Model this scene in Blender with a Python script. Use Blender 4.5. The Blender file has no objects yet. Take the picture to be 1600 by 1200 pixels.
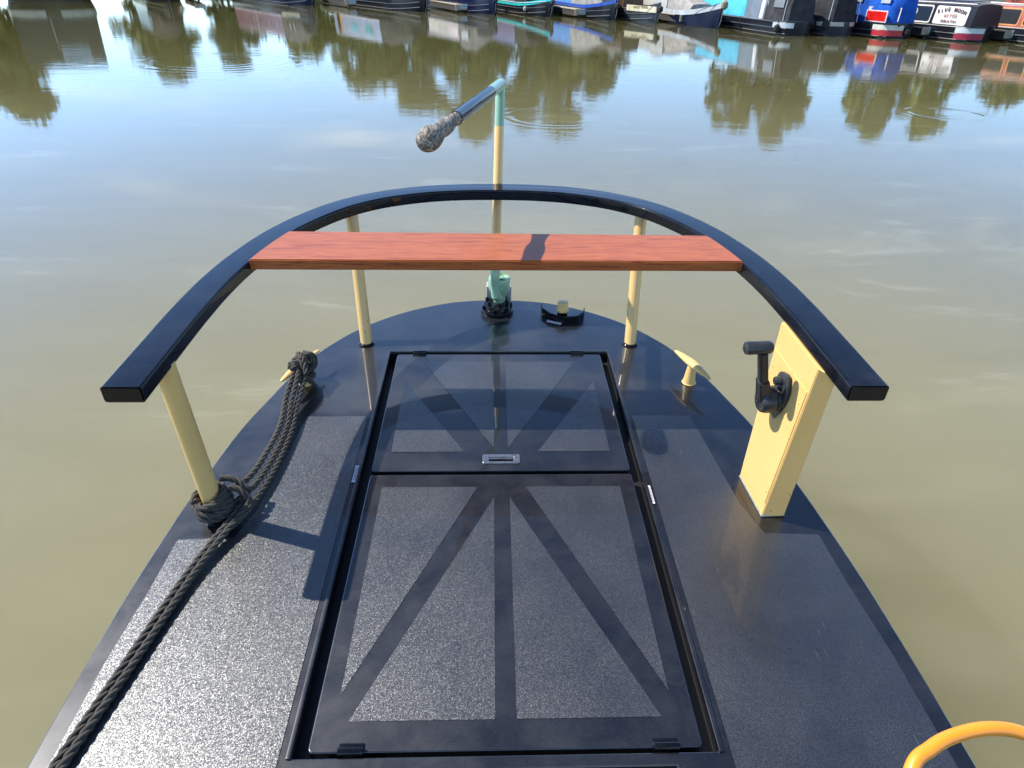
import bpy, bmesh, math, random
from mathutils import Vector, Matrix, noise
R = math.radians
random.seed(7)
scn = bpy.context.scene
COL = scn.collection

# ------------------------------------------------------------------ camera, sky, sun, exposure
TRIM = R(1.5)                        # the boat sits a little down by the bow
BOAT = Matrix.Rotation(TRIM, 4, 'X')
def cam_setup():
    f, pi, ro, ya, cx = 1049.3, 0.5817, 0.01836, 0.03579, -0.0318
    fw = Vector((math.sin(ya)*math.cos(pi), math.cos(ya)*math.cos(pi), -math.sin(pi)))
    r = Vector((math.cos(ya), -math.sin(ya), 0)); u = r.cross(fw)
    r2 = r*math.cos(ro)+u*math.sin(ro); u2 = r2.cross(fw)
    M = Matrix(((r2.x, u2.x, -fw.x, cx), (r2.y, u2.y, -fw.y, 0), (r2.z, u2.z, -fw.z, 1.5), (0, 0, 0, 1)))
    cd = bpy.data.cameras.new('camera'); co = bpy.data.objects.new('camera', cd); COL.objects.link(co)
    cd.sensor_width = 36; cd.lens = f/1600*36; cd.clip_start = .02; cd.clip_end = 3000
    co.matrix_world = BOAT @ M
    scn.camera = co
cam_setup()
SUN = Vector((-.78, .25, 1)).normalized()
w = bpy.data.worlds.new("World"); scn.world = w; w.use_nodes = True
nt = w.node_tree; N = nt.nodes; L = nt.links
bg = N['Background']; bg.inputs[1].default_value = .15
sky = N.new('ShaderNodeTexSky'); sky.sky_type = 'NISHITA'; sky.sun_disc = False
sky.sun_elevation = math.asin(SUN.z); sky.sun_rotation = math.atan2(SUN.x, SUN.y)
sky.air_density = 1.0; sky.dust_density = .1; sky.ozone_density = 3
tc = N.new('ShaderNodeTexCoord'); sep = N.new('ShaderNodeSeparateXYZ'); L.new(tc.outputs['Generated'], sep.inputs[0])
def wmath(op, a, b=None):
    m = N.new('ShaderNodeMath'); m.operation = op
    for i, v in enumerate((a, b)):
        if v is None: continue
        if isinstance(v, (int, float)): m.inputs[i].default_value = v
        else: L.new(v, m.inputs[i])
    return m.outputs[0]
zz = wmath('ADD', wmath('MAXIMUM', sep.outputs[2], 0), .12)
cmb = N.new('ShaderNodeCombineXYZ')
L.new(wmath('DIVIDE', sep.outputs[0], zz), cmb.inputs[0]); L.new(wmath('DIVIDE', sep.outputs[1], zz), cmb.inputs[1])
mp = N.new('ShaderNodeMapping'); mp.inputs['Rotation'].default_value = (0, 0, R(25)); mp.inputs['Scale'].default_value = (.8, 3.2, 1)
L.new(cmb.outputs[0], mp.inputs[0])
cn = N.new('ShaderNodeTexNoise'); cn.inputs['Scale'].default_value = 1.0; cn.inputs['Detail'].default_value = 7
cn.inputs['Roughness'].default_value = .6; cn.inputs['Distortion'].default_value = .5; L.new(mp.outputs[0], cn.inputs['Vector'])
cr = N.new('ShaderNodeValToRGB'); cr.color_ramp.elements[0].position = .56; cr.color_ramp.elements[1].position = .74
cr.color_ramp.elements[0].color = (0, 0, 0, 1); cr.color_ramp.elements[1].color = (.6, .6, .6, 1)
L.new(cn.outputs[0], cr.inputs[0])
mx = N.new('ShaderNodeMix'); mx.data_type = 'RGBA'; mx.inputs[7].default_value = (10.5, 11, 11.5, 1)
L.new(cr.outputs[0], mx.inputs[0]); tint = N.new('ShaderNodeMix'); tint.data_type = 'RGBA'; tint.blend_type = 'MULTIPLY'; tint.inputs[0].default_value = 1; tint.inputs[7].default_value = (.86, .98, 1.12, 1); L.new(sky.outputs[0], tint.inputs[6]); 
gr = N.new('ShaderNodeValToRGB'); L.new(sep.outputs[2], gr.inputs[0]); e = gr.color_ramp.elements
e[0].position = .0; e[0].color = (1.35, 1.38, 1.42, 1); e[1].position = .32; e[1].color = (1.2, 1.25, 1.3, 1); x = e.new(.62); x.color = (.50, .52, .56, 1)
x = e.new(1); x.color = (.44, .46, .50, 1)
gm = N.new('ShaderNodeMix'); gm.data_type = 'RGBA'; gm.blend_type = 'MULTIPLY'; gm.inputs[0].default_value = 1; L.new(tint.outputs[2], gm.inputs[6]); L.new(gr.outputs[0], gm.inputs[7]); L.new(gm.outputs[2], mx.inputs[6]); L.new(mx.outputs[2], bg.inputs[0])
sl = bpy.data.lights.new('sun', 'SUN'); sl.energy = 5.0; sl.angle = R(.5); sl.color = (1, .955, .88)
so = bpy.data.objects.new('sun', sl); COL.objects.link(so); so.rotation_euler = SUN.to_track_quat('Z', 'Y').to_euler()
scn.view_settings.view_transform = 'Standard'; scn.view_settings.look = 'None'
scn.view_settings.exposure = 0.56; scn.view_settings.gamma = 1
scn.render.engine = 'CYCLES'; scn.cycles.use_denoising = True; scn.cycles.max_bounces = 8
scn.cycles.caustics_reflective = False; scn.cycles.caustics_refractive = False

# ------------------------------------------------------------------ material helpers
class NT:
    def __init__(s, name):
        s.m = bpy.data.materials.new(name); s.m.use_nodes = True; s.t = s.m.node_tree
        s.b = s.t.nodes['Principled BSDF']; s.l = s.t.links
        s.tc = s.t.nodes.new('ShaderNodeTexCoord')
    def put(s, node, key, v):
        sock = node.inputs[key]
        if hasattr(v, 'is_linked') or isinstance(v, bpy.types.NodeSocket): s.l.new(v, sock)
        else:
            if isinstance(v, tuple) and len(v) == 3 and len(sock.default_value) == 4: v = v+(1,)
            sock.default_value = v
    def set(s, **k):
        names = dict(col='Base Color', rough='Roughness', metal='Metallic', spec='Specular IOR Level', coat='Coat Weight',
                     crough='Coat Roughness', ior='IOR', normal='Normal', sss='Subsurface Weight', em='Emission Color',
                     ems='Emission Strength', sheen='Sheen Weight', cnormal='Coat Normal', trans='Transmission Weight')
        for a, v in k.items(): s.put(s.b, names[a], v)
        return s
    def coord(s, scale=(1, 1, 1), rot=(0, 0, 0), src='Object'):
        m = s.t.nodes.new('ShaderNodeMapping'); m.inputs['Scale'].default_value = scale; m.inputs['Rotation'].default_value = rot
        s.l.new(s.tc.outputs[src], m.inputs[0]); return m.outputs[0]
    def noise(s, scale, detail=3, rough=.5, vec=None, dist=0):
        n = s.t.nodes.new('ShaderNodeTexNoise'); n.inputs['Scale'].default_value = scale
        n.inputs['Detail'].default_value = detail; n.inputs['Roughness'].default_value = rough; n.inputs['Distortion'].default_value = dist
        s.l.new(vec if vec is not None else s.tc.outputs['Object'], n.inputs['Vector']); return n.outputs[0]
    def voro(s, scale, vec=None, feat='F1'):
        n = s.t.nodes.new('ShaderNodeTexVoronoi'); n.inputs['Scale'].default_value = scale; n.feature = feat
        s.l.new(vec if vec is not None else s.tc.outputs['Object'], n.inputs['Vector']); return n.outputs[0]
    def ramp(s, v, stops):
        n = s.t.nodes.new('ShaderNodeValToRGB'); e = n.color_ramp.elements
        while len(e) < len(stops): e.new(.5)
        for x, (p, c) in zip(e, stops):
            x.position = p; x.color = (c, c, c, 1) if isinstance(c, (int, float)) else tuple(c)+(1,)
        s.l.new(v, n.inputs[0]); return n.outputs[0]
    def math(s, op, a, b=0., c=None):
        n = s.t.nodes.new('ShaderNodeMath'); n.operation = op
        for i, v in enumerate((a, b, c)):
            if v is not None: s.put(n, i, v)
        return n.outputs[0]
    def mix(s, f, a, b):
        n = s.t.nodes.new('ShaderNodeMix'); n.data_type = 'RGBA'
        s.put(n, 0, f); s.put(n, 6, a); s.put(n, 7, b); return n.outputs[2]
    def bump(s, h, dist, strength=1., normal=None):
        n = s.t.nodes.new('ShaderNodeBump'); n.inputs['Distance'].default_value = dist; n.inputs['Strength'].default_value = strength
        s.l.new(h, n.inputs['Height'])
        if normal is not None: s.l.new(normal, n.inputs['Normal'])
        return n.outputs[0]
def simple(name, col, rough=.5, var=.12, scale=8, bump=0, **k):
    n = NT(name); v = n.noise(scale, 4)
    lo = tuple(c*(1-var) for c in col); hi = tuple(min(1, c*(1+var)) for c in col)
    n.set(col=n.ramp(v, [(.3, lo), (.7, hi)]), rough=rough, **k)
    if bump: n.set(normal=n.bump(n.noise(scale*6, 3), bump))
    return n.m
# ---- near boat paint
def black_gloss(name, base=(.0035, .004, .006), haze=.33, dust=.55, coat=.9, spec=.6):
    n = NT(name)
    smudge = n.noise(7, 5, .65, dist=.4)
    scr = n.noise(1, 3, .5, vec=n.coord((900, 14, 1), (0, 0, R(37))))
    scr2 = n.noise(1, 3, .5, vec=n.coord((12, 800, 1), (0, 0, R(14))))
    s1 = n.math('MULTIPLY', n.ramp(scr, [(.70, 0), (.76, 1)]), n.ramp(n.noise(5, 2), [(.5, 0), (.65, 1)]))
    s2 = n.math('MULTIPLY', n.ramp(scr2, [(.70, 0), (.76, 1)]), n.ramp(n.noise(4.1, 2), [(.52, 0), (.65, 1)]))
    specks = n.ramp(n.voro(55), [(.03, 1), (.055, 0)])
    sp = n.math('MULTIPLY', specks, n.ramp(n.noise(31, 1), [(.6, 0), (.63, 1)]))
    fine = n.ramp(n.noise(260, 2), [(.6, 0), (.74, .35)])
    d = n.math('MAXIMUM', n.math('MAXIMUM', n.math('MULTIPLY', s1, .75), n.math('MULTIPLY', s2, .7)), n.math('MAXIMUM', sp, fine))
    d = n.math('MULTIPLY', d, dust)
    vr = n.voro(6.5, vec=n.coord((1, 1.3, 1))); ring = n.math('MULTIPLY', n.ramp(vr, [(.20, 0), (.235, .5), (.25, 0)]), n.ramp(n.noise(3.3, 2), [(.52, 0), (.62, 1)])); d = n.math('MAXIMUM', d, n.math('MULTIPLY', ring, .10))
    blot = n.ramp(smudge, [(.4, 0), (.75, .09)])
    n.set(col=n.mix(n.math('ADD', n.math('MULTIPLY', d, .35), n.math('MULTIPLY', blot, .22)), base, (.34, .35, .36)),
          rough=n.ramp(smudge, [(.3, haze), (.7, haze+.14)]), spec=spec, coat=coat, crough=n.ramp(smudge, [(.35, .015), (.75, .05)]))
    return n.m
M_DECK = black_gloss('black_deck_paint', haze=.30, spec=.75)
M_TRIM = black_gloss('black_rail_paint', base=(.003, .0035, .006), haze=.2, dust=.12, coat=.6, spec=.06)
def nonslip():
    n = NT('black_nonslip_paint')
    vo = n.t.nodes.new('ShaderNodeTexVoronoi'); vo.inputs['Scale'].default_value = 500; n.l.new(n.tc.outputs['Object'], vo.inputs['Vector'])
    geo = n.t.nodes.new('ShaderNodeNewGeometry')
    def vm(op, a_, b_):
        v = n.t.nodes.new('ShaderNodeVectorMath'); v.operation = op; n.put(v, 0, a_)
        if b_ is not None: n.put(v, 1, b_)
        return v.outputs[0]
    tilt = vm('MULTIPLY', vm('SUBTRACT', vo.outputs['Color'], (.5, .5, .5)), (.25, .25, .1))
    nrm = vm('NORMALIZE', vm('ADD', geo.outputs['Normal'], tilt), None)       # every grit grain is a small tilted facet
    g2 = n.noise(95, 2, .6); big = n.noise(3.2, 4, .6, dist=.3); worn = n.ramp(big, [(.35, .0), (.7, 1)])
    g = n.noise(500, 2, .6); scr = n.noise(1, 3, .5, vec=n.coord((700, 10, 1), (0, 0, R(-52))))
    sc = n.math('MULTIPLY', n.ramp(scr, [(.70, 0), (.76, .5)]), n.ramp(n.noise(4, 2), [(.5, 0), (.62, 1)]))
    speck = n.math('MAXIMUM', sc, n.math('MULTIPLY', n.ramp(g, [(.55, 0), (.66, 1)]), n.math('ADD', n.math('MULTIPLY', worn, .11), .075)))
    n.set(col=n.mix(speck, (.006, .0065, .008), (.55, .56, .58)), rough=n.ramp(big, [(.3, .36), (.7, .44)]), spec=1., ior=1.65, normal=n.bump(g, .0004, normal=nrm),
          coat=n.ramp(big, [(.3, .55), (.7, .3)]), crough=.05, cnormal=n.bump(g2, .00004))
    return n.m
M_GRIP = nonslip()
def cream():
    n = NT('cream_paint'); v = n.noise(9, 4)
    chips = n.math('MULTIPLY', n.ramp(n.voro(34), [(.07, 1), (.10, 0)]), n.ramp(n.noise(11, 1), [(.55, 0), (.60, 1)]))
    c = n.ramp(v, [(.3, (.76, .480, .165)), (.7, (.80, .515, .185))])
    grime = n.ramp(n.noise(2.4, 6, .7, dist=.8), [(.55, 0), (.78, .22)])
    n.set(col=n.mix(chips, n.mix(grime, c, (.38, .26, .10)), (.20, .11, .05)), rough=.32, coat=.3, crough=.08); return n.m
M_CREAM = cream()
M_GREEN = simple('mint_green_paint', (.26, .44, .29), .3, .08, coat=.5, crough=.1)
def mahogany():
    n = NT('varnished_mahogany')
    v = n.coord((2.2, 95, 95)); w1 = n.noise(1.6, 6, .65, vec=v, dist=1.6)
    fine = n.noise(1, 4, .6, vec=n.coord((14, 420, 420)))
    c = n.ramp(w1, [(.38, (.15, .026, .009)), (.44, (.38, .092, .024)), (.54, (.50, .150, .040)), (.60, (.42, .105, .028)), (.65, (.19, .034, .012))])
    n.set(col=n.mix(n.ramp(fine, [(.45, 0), (.75, .55)]), c, (.16, .03, .015)), rough=.4, spec=.3, coat=.18, crough=.12,
          normal=n.bump(fine, .0003)); return n.m
M_WOOD = mahogany()
def grip_wood():
    n = NT('weathered_grip_wood'); v0 = n.coord((1, 1, 1), (0, 0, R(-12))); mp_ = n.t.nodes.new('ShaderNodeMapping'); mp_.inputs['Scale'].default_value = (110, 7, 110); n.l.new(v0, mp_.inputs[0]); v = mp_.outputs[0]; g = n.noise(1, 4, .6, vec=v, dist=.3); b = n.noise(14, 3)
    c = n.ramp(g, [(.36, (.03, .025, .02)), (.48, (.16, .135, .105)), (.66, (.42, .37, .30))])
    n.set(col=n.mix(n.ramp(b, [(.5, 0), (.72, .75)]), c, (.06, .052, .045)), rough=.7, normal=n.bump(g, .0007)); return n.m
M_GRIPWOOD = grip_wood()
M_CHROME = simple('brushed_steel', (.62, .6, .57), .28, .2, 60, metal=1.)
M_DARK = simple('dark_recess', (.012, .012, .014), .5)
M_PLASTIC = simple('black_plastic', (.03, .03, .032), .38, .25, 30, bump=.0004)
M_RUBBER = simple('black_rubber', (.02, .02, .021), .6)
M_STICK = simple('silver_sticker', (.62, .64, .66), .3, .1, 40)
M_GREY = simple('grey_weathered_block', (.36, .36, .38), .7, .2, 40)
def rope_mat(name, col, hi):
    n = NT(name); f = n.noise(900, 3, .7)
    n.set(col=n.ramp(f, [(.35, col), (.7, hi)]), rough=.75, spec=.25, normal=n.bump(f, .0012)); return n.m
M_ROPE = rope_mat('black_rope_fibre', (.030, .027, .023), (.135, .124, .108))
M_ORANGE = simple('orange_plastic', (.86, .30, .022), .38, .06, 20, coat=.3)
M_INK = simple('dark_ink', (.04, .045, .06), .5)

# ------------------------------------------------------------------ mesh helpers
def link(name, me, mat=None, parent=None, smooth=True, ang=35):
    o = bpy.data.objects.new(name, me); COL.objects.link(o)
    if mat is not None:
        for m in (mat if isinstance(mat, (list, tuple)) else [mat]): me.materials.append(m)
    if smooth:
        me.polygons.foreach_set('use_smooth', [True]*len(me.polygons))
        try: me.set_sharp_from_angle(angle=R(ang))
        except Exception: pass
    if parent is not None: o.parent = parent
    if smooth and name in ('handrail', 'seat_board', 'control_pillar', 'access_panel', 'deck', 'hatch_lid', 'stern_block', 'recessed_handle', 'stalk'):
        md = o.modifiers.new('face_weighted', 'WEIGHTED_NORMAL'); md.keep_sharp = True; md.weight = 60
    return o
def ob(name, bm, mat=None, parent=None, smooth=True, ang=35):
    me = bpy.data.meshes.new(name); bm.normal_update(); bm.to_mesh(me); bm.free(); return link(name, me, mat, parent, smooth, ang)
def tag(o, label=None, cat=None, group=None, kind=None):
    if label: o['label'] = label
    if cat: o['category'] = cat
    if group: o['group'] = group
    if kind: o['kind'] = kind
    return o
def empty(name, loc=(0, 0, 0), rz=0, mat=None):
    o = bpy.data.objects.new(name, None); COL.objects.link(o); o.empty_display_size = .2
    if mat is not None: o.matrix_world = mat
    else: o.location = loc; o.rotation_euler = (0, 0, rz)
    return o
def box(bm, lo, hi, bev=0, seg=2, mat=0, M=None):
    lo, hi = Vector(lo), Vector(hi); c = (lo+hi)/2; d = hi-lo
    T = Matrix.Translation(c) @ Matrix.Diagonal((abs(d.x), abs(d.y), abs(d.z), 1))
    if M is not None: T = M @ T
    r = bmesh.ops.create_cube(bm, size=1, matrix=T); vs = r['verts']
    fs = list({f for v in vs for f in v.link_faces})
    for f in fs: f.material_index = mat
    if bev:
        es = list({e for v in vs for e in v.link_edges})
        rr = bmesh.ops.bevel(bm, geom=es, offset=bev, segments=seg, affect='EDGES', profile=.5, clamp_overlap=True)
        for f in rr['faces']: f.material_index = mat
def prism(bm, pts, z0, z1, mat=0, M=None):
    """closed plan outline pts (x,y) extruded from z0 to z1"""
    M = M or Matrix()
    a = [bm.verts.new(M @ Vector((x, y, z0))) for x, y in pts]; b = [bm.verts.new(M @ Vector((x, y, z1))) for x, y in pts]
    n = len(pts); fs = []
    for i in range(n): fs.append(bm.faces.new((a[i], a[(i+1) % n], b[(i+1) % n], b[i])))
    fs.append(bm.faces.new(b)); fs.append(bm.faces.new(a[::-1]))
    for f in fs: f.material_index = mat
    return fs
def fill_poly(bm, pts, z, mat=0):
    f = bm.faces.new([bm.verts.new((x, y, z)) for x, y in pts]); f.material_index = mat
    f.normal_update()
    if f.normal.z < 0: f.normal_flip()
def frame_at(t, up=Vector((0, 0, 1))):
    t = t.normalized()
    if abs(t.dot(up)) > .98: up = Vector((0, 1, 0))
    a = t.cross(up).normalized(); return a, a.cross(t).normalized()
def tube(bm, path, r, seg=12, cap=True, mat=0, closed=False):
    P = [Vector(p) for p in path]; n = len(P); rs = r if isinstance(r, (list, tuple)) else [r]*n
    rings = []; a0 = None
    for i, p in enumerate(P):
        t = (P[(i+1) % n]-P[i-1]) if closed else (P[min(i+1, n-1)]-P[max(i-1, 0)])
        t.normalize()
        if a0 is None: a, b = frame_at(t)
        else:
            a = (a0 - t*a0.dot(t)).normalized(); b = a.cross(t)
        a0 = a
        rings.append([bm.verts.new(p+(a*math.cos(2*math.pi*k/seg)+b*math.sin(2*math.pi*k/seg))*rs[i]) for k in range(seg)])
    for i in range(n if closed else n-1):
        A, B = rings[i], rings[(i+1) % n]
        for k in range(seg):
            f = bm.faces.new((A[k], B[k], B[(k+1) % seg], A[(k+1) % seg])); f.material_index = mat
    if cap and not closed:
        bm.faces.new(rings[0]).material_index = mat; bm.faces.new(rings[-1][::-1]).material_index = mat
    bmesh.ops.recalc_face_normals(bm, faces=bm.faces[:])
def lathe(bm, prof, M=None, seg=24, mat=0):
    """prof: (r, z) from bottom to top"""
    M = M or Matrix(); rings = []
    for r, z in prof: rings.append([bm.verts.new(M @ Vector((r*math.cos(2*math.pi*k/seg), r*math.sin(2*math.pi*k/seg), z))) for k in range(seg)])
    for A, B in zip(rings, rings[1:]):
        for k in range(seg): bm.faces.new((A[k], A[(k+1) % seg], B[(k+1) % seg], B[k])).material_index = mat
    bm.faces.new(rings[0][::-1]).material_index = mat; bm.faces.new(rings[-1]).material_index = mat
def axis_matrix(p, d):
    d = Vector(d).normalized(); a, b = frame_at(d)
    return Matrix(((a.x, b.x, d.x, p[0]), (a.y, b.y, d.y, p[1]), (a.z, b.z, d.z, p[2]), (0, 0, 0, 1)))
def spline(pts, n=8, closed=False):
    P = [Vector(p) for p in pts]; out = []; m = len(P)
    for i in range(m if closed else m-1):
        g = (lambda j: P[j % m]) if closed else (lambda j: P[max(0, min(m-1, j))])
        p0, p1, p2, p3 = g(i-1), g(i), g(i+1), g(i+2)
        for k in range(n):
            t = k/n
            out.append(.5*((2*p1)+(p2-p0)*t+(2*p0-5*p1+4*p2-p3)*t*t+(3*p1-p0-3*p2+p3)*t**3))
    if not closed: out.append(P[-1])
    return out
def resample(P, step):
    P = [Vector(p) for p in P]; out = [P[0].copy()]; acc = 0
    for a, b in zip(P, P[1:]):
        d = (b-a).length
        if d < 1e-9: continue
        s = step-acc
        while s <= d:
            out.append(a+(b-a)*(s/d)); s += step
        acc = d-(s-step)
    return out
def laid_rope(bm, pts, rad, twist=None, step=.0045, smooth=8, strands=3, seg=6):
    P = resample(spline(pts, smooth), step); twist = twist or rad*7.5
    n = len(P); sr = rad*.56; off = rad*.5
    t = (P[1]-P[0]).normalized(); a, b = frame_at(t); rings = [[] for _ in range(strands)]
    for i in range(n):
        t = (P[min(i+1, n-1)]-P[max(i-1, 0)]).normalized(); a = (a-t*a.dot(t)).normalized(); b = t.cross(a)
        ph = 2*math.pi*i*step/twist
        for s in range(strands):
            q = ph+2*math.pi*s/strands; u = a*math.cos(q)+b*math.sin(q); v = -a*math.sin(q)+b*math.cos(q)
            c = P[i]+u*off
            rings[s].append([bm.verts.new(c+(u*math.cos(2*math.pi*k/seg)+v*math.sin(2*math.pi*k/seg))*sr) for k in range(seg)])
    for s in range(strands):
        for A, B in zip(rings[s], rings[s][1:]):
            for k in range(seg): bm.faces.new((A[k], A[(k+1) % seg], B[(k+1) % seg], B[k]))
        bm.faces.new(rings[s][0][::-1]); bm.faces.new(rings[s][-1])
def curve_mesh(name, loops, extrude, bevel=0):
    cu = bpy.data.curves.new(name, 'CURVE'); cu.dimensions = '2D'; cu.fill_mode = 'BOTH'; cu.extrude = extrude; cu.bevel_depth = bevel; cu.bevel_resolution = 2
    for lp in loops:
        sp = cu.splines.new('POLY'); sp.points.add(len(lp)-1); sp.use_cyclic_u = True
        for p, q in zip(sp.points, lp): p.co = (q[0], q[1], 0, 1)
    o = bpy.data.objects.new(name, cu); COL.objects.link(o)
    dg = bpy.context.evaluated_depsgraph_get(); me = bpy.data.meshes.new_from_object(o.evaluated_get(dg))
    bpy.data.objects.remove(o); bpy.data.curves.remove(cu); return me
def text_mesh(txt, size, extrude=.002, align='CENTER', shear=0, bold=0):
    cu = bpy.data.curves.new('t', 'FONT'); cu.body = txt; cu.size = size; cu.extrude = extrude; cu.align_x = align; cu.align_y = 'CENTER'
    cu.shear = shear; cu.offset = bold; cu.resolution_u = 2
    o = bpy.data.objects.new('t', cu); COL.objects.link(o)
    dg = bpy.context.evaluated_depsgraph_get(); me = bpy.data.meshes.new_from_object(o.evaluated_get(dg))
    bpy.data.objects.remove(o); bpy.data.curves.remove(cu); return me
def add_mesh(bm, me, M=None, mat=None, dz=0):
    n0 = len(bm.verts); f0 = len(bm.faces); bm.from_mesh(me); bm.verts.ensure_lookup_table(); bm.faces.ensure_lookup_table()
    if M is not None:
        for v in bm.verts[n0:]: v.co = M @ v.co
    if mat is not None:
        for f in bm.faces[f0:]: f.material_index = mat
    bpy.data.meshes.remove(me)

# ------------------------------------------------------------------ THE BOAT WE STAND ON (deck frame: deck at z=0)
boat = tag(empty('narrowboat', mat=BOAT), 'black narrowboat stern seen from its own deck, with curved black rail, seat board and tiller', 'boat')
half = [(1.03, -1.6), (1.03, .3), (1.03, .8), (1.028, 1.0), (1.022, 1.25), (1.0, 1.55), (.972, 1.80), (.940, 2.0), (.895, 2.18), (.845, 2.36), (.77, 2.545), (.662, 2.715), (.53, 2.85), (.39, 2.945), (.243, 3.01), (.12, 3.035), (0, 3.042)]
rs = [(v.x, v.y) for v in spline([Vector((x, y, 0)) for x, y in half], 5)]
HULL = rs + [(-x, y) for x, y in reversed(rs[:-1])]
HX, HY0, HY1 = .478, .785, 2.535       # hatch opening
WELL = [(-.376, .02), (.376, .02), (.376, .763), (-.376, .763)]
def rrect(x0, y0, x1, y1, r=.012, n=4):
    out = []
    for cx, cy, a in ((x1-r, y1-r, 0), (x0+r, y1-r, 90), (x0+r, y0+r, 180), (x1-r, y0+r, 270)):
        for k in range(n+1): out.append((cx+r*math.cos(R(a+90*k/n)), cy+r*math.sin(R(a+90*k/n))))
    return out
def deck():
    me = curve_mesh('deck', [HULL, rrect(-HX, HY0, HX, HY1), WELL], .006, .004)
    bm = bmesh.new(); add_mesh(bm, me, Matrix.Translation((0, 0, -.010)))
    for f in bm.faces: f.material_index = 0
    Lp = [(-.500, -1.3), (-.500, 2.057), (-.723, 2.057), (-.766, 1.568), (-.802, 1.446), (-.966, 1.437), (-.972, 1.24), (-.986, 1.03), (-.990, .7), (-.990, -1.3)]
    for s in (1, -1):
        pts = [(s*x, y) for x, y in Lp]
        fill_poly(bm, pts, .0018, 1)
    # raised lip round the hatch opening
    for a, b in (((-HX-.006, HY0, 0), (-HX+.006, HY1, .006)), ((HX-.006, HY0, 0), (HX+.006, HY1, .006))):
        box(bm, (a[0], a[1], -.004), (b[0], b[1], .0065), .003, 2)
    box(bm, (-HX-.006, HY1-.004, -.004), (HX+.006, HY1+.008, .0055), .003, 2)
    return ob('deck', bm, [M_DECK, M_GRIP], boat, ang=30)
deck()
def hull():
    bm = bmesh.new(); rings = []
    for z, s in ((-.012, 1.004), (-.05, 1.012), (-.09, 1.004), (-.45, .995), (-1.4, .97)):
        rings.append([bm.verts.new((x*s, y*s if y > 0 else y, z)) for x, y in HULL])
    n = len(HULL)
    for A, B in zip(rings, rings[1:]):
        for i in range(n): bm.faces.new((A[i], B[i], B[(i+1) % n], A[(i+1) % n]))
    bm.faces.new(rings[-1])
    bmesh.ops.recalc_face_normals(bm, faces=bm.faces[:])
    return ob('hull', bm, M_DECK, boat)
hull()
def channel():
    bm = bmesh.new()
    box(bm, (-HX-.03, HY0-.02, -.052), (HX+.03, HY1+.03, -.046))
    for x0, x1 in ((-HX-.012, -HX+.001), (HX-.001, HX+.012)): box(bm, (x0, HY0, -.047), (x1, HY1, -.012))
    for y0, y1 in ((HY0-.012, HY0+.001), (HY1-.001, HY1+.012)): box(bm, (-HX, y0, -.047), (HX, y1, -.012))
    ob('hatch_channel', bm, M_DARK, boat, False)
    bm = bmesh.new()                                    # the cockpit well nearer the viewer
    box(bm, (-.40, .0, -.62), (.40, .79, -.60)); box(bm, (-.40, 0, -.6), (-.378, .79, -.02)); box(bm, (.378, 0, -.6), (.40, .79, -.02))
    box(bm, (-.378, .766, -.6), (.378, .783, -.055)); box(bm, (-.378, .0, -.6), (.378, .015, -.02))
    box(bm, (-.376, .72, -.16), (.376, .765, -.145)); box(bm, (.21, .742, -.14), (.218, .7655, -.055))
    ob('cockpit_well', bm, M_DECK, boat, False)
channel()
def lid(name, y0, y1, polys, handle=False, hinge_y=None, hx=(-.344, .357)):
    me = curve_mesh(name, [rrect(-.437, y0, .437, y1, .008)] + ([rrect(-.050, 1.784, .050, 1.819, .003)] if handle else []), .010, .004)
    bm = bmesh.new(); add_mesh(bm, me, Matrix.Translation((0, 0, -.0135)))
    for f in bm.faces: f.material_index = 0
    for pl in polys:
        for s in (1, -1): fill_poly(bm, [(s*x, y) for x, y in pl], .0016, 1)
    o = ob(name, bm, [M_DECK, M_GRIP], boat, ang=30)
    if hinge_y is not None:
        for x in hx:
            bm = bmesh.new(); tube(bm, [(x-.028, hinge_y, .006), (x+.028, hinge_y, .006)], .0085, 14)
            tube(bm, [(x-.001, hinge_y, .006), (x+.001, hinge_y, .006)], .0095, 14)
            box(bm, (x-.028, hinge_y, -.003), (x+.028, hinge_y+(.02 if hinge_y < 1 else -.02), .004), .0015)
            ob('hinge', bm, M_TRIM, o)
    if handle:
        me = curve_mesh('recessed_handle', [rrect(-.063, 1.779, .063, 1.825, .006), rrect(-.045, 1.788, .045, 1.815, .003)], .001, .001)
        bm = bmesh.new(); add_mesh(bm, me, Matrix.Translation((0, 0, .003)))
        for x0, y0_, x1, y1_ in ((-.048, 1.785, .048, 1.788), (-.048, 1.815, .048, 1.818), (-.048, 1.785, -.045, 1.818), (.045, 1.785, .048, 1.818)): box(bm, (x0, y0_, -.02), (x1, y1_, .002))
        tube(bm, [(-.045, 1.811, -.003), (.045, 1.811, -.003)], .0045, 10)
        for f in bm.faces: f.material_index = 0
        box(bm, (-.045, 1.788, -.022), (.045, 1.815, -.02), mat=1)
        for sx in (-.055, .055): tube(bm, [(sx, 1.802, .003), (sx, 1.802, .0058)], .0045, 10)
        ob('recessed_handle', bm, [M_CHROME, M_DARK], o)
    return o
tag(lid('hatch_lid', .803, 1.722, [[(-.392, .935), (-.392, 1.662), (-.079, 1.662)], [(-.362, .870), (-.025, .870), (-.025, 1.612)]], False, .799), 'front hatch lid, the larger one')
tag(lid('hatch_lid', 1.748, 2.512, [[(-.385, 1.845), (-.385, 2.30), (-.130, 1.845)], [(-.025, 1.865), (-.025, 2.45), (-.322, 2.45)],
    [(.0, 0), (.0, 0), (0, 0)]][:2], True, 2.52, (-.345, .338)), 'rear hatch lid with steel recessed handle')
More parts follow.
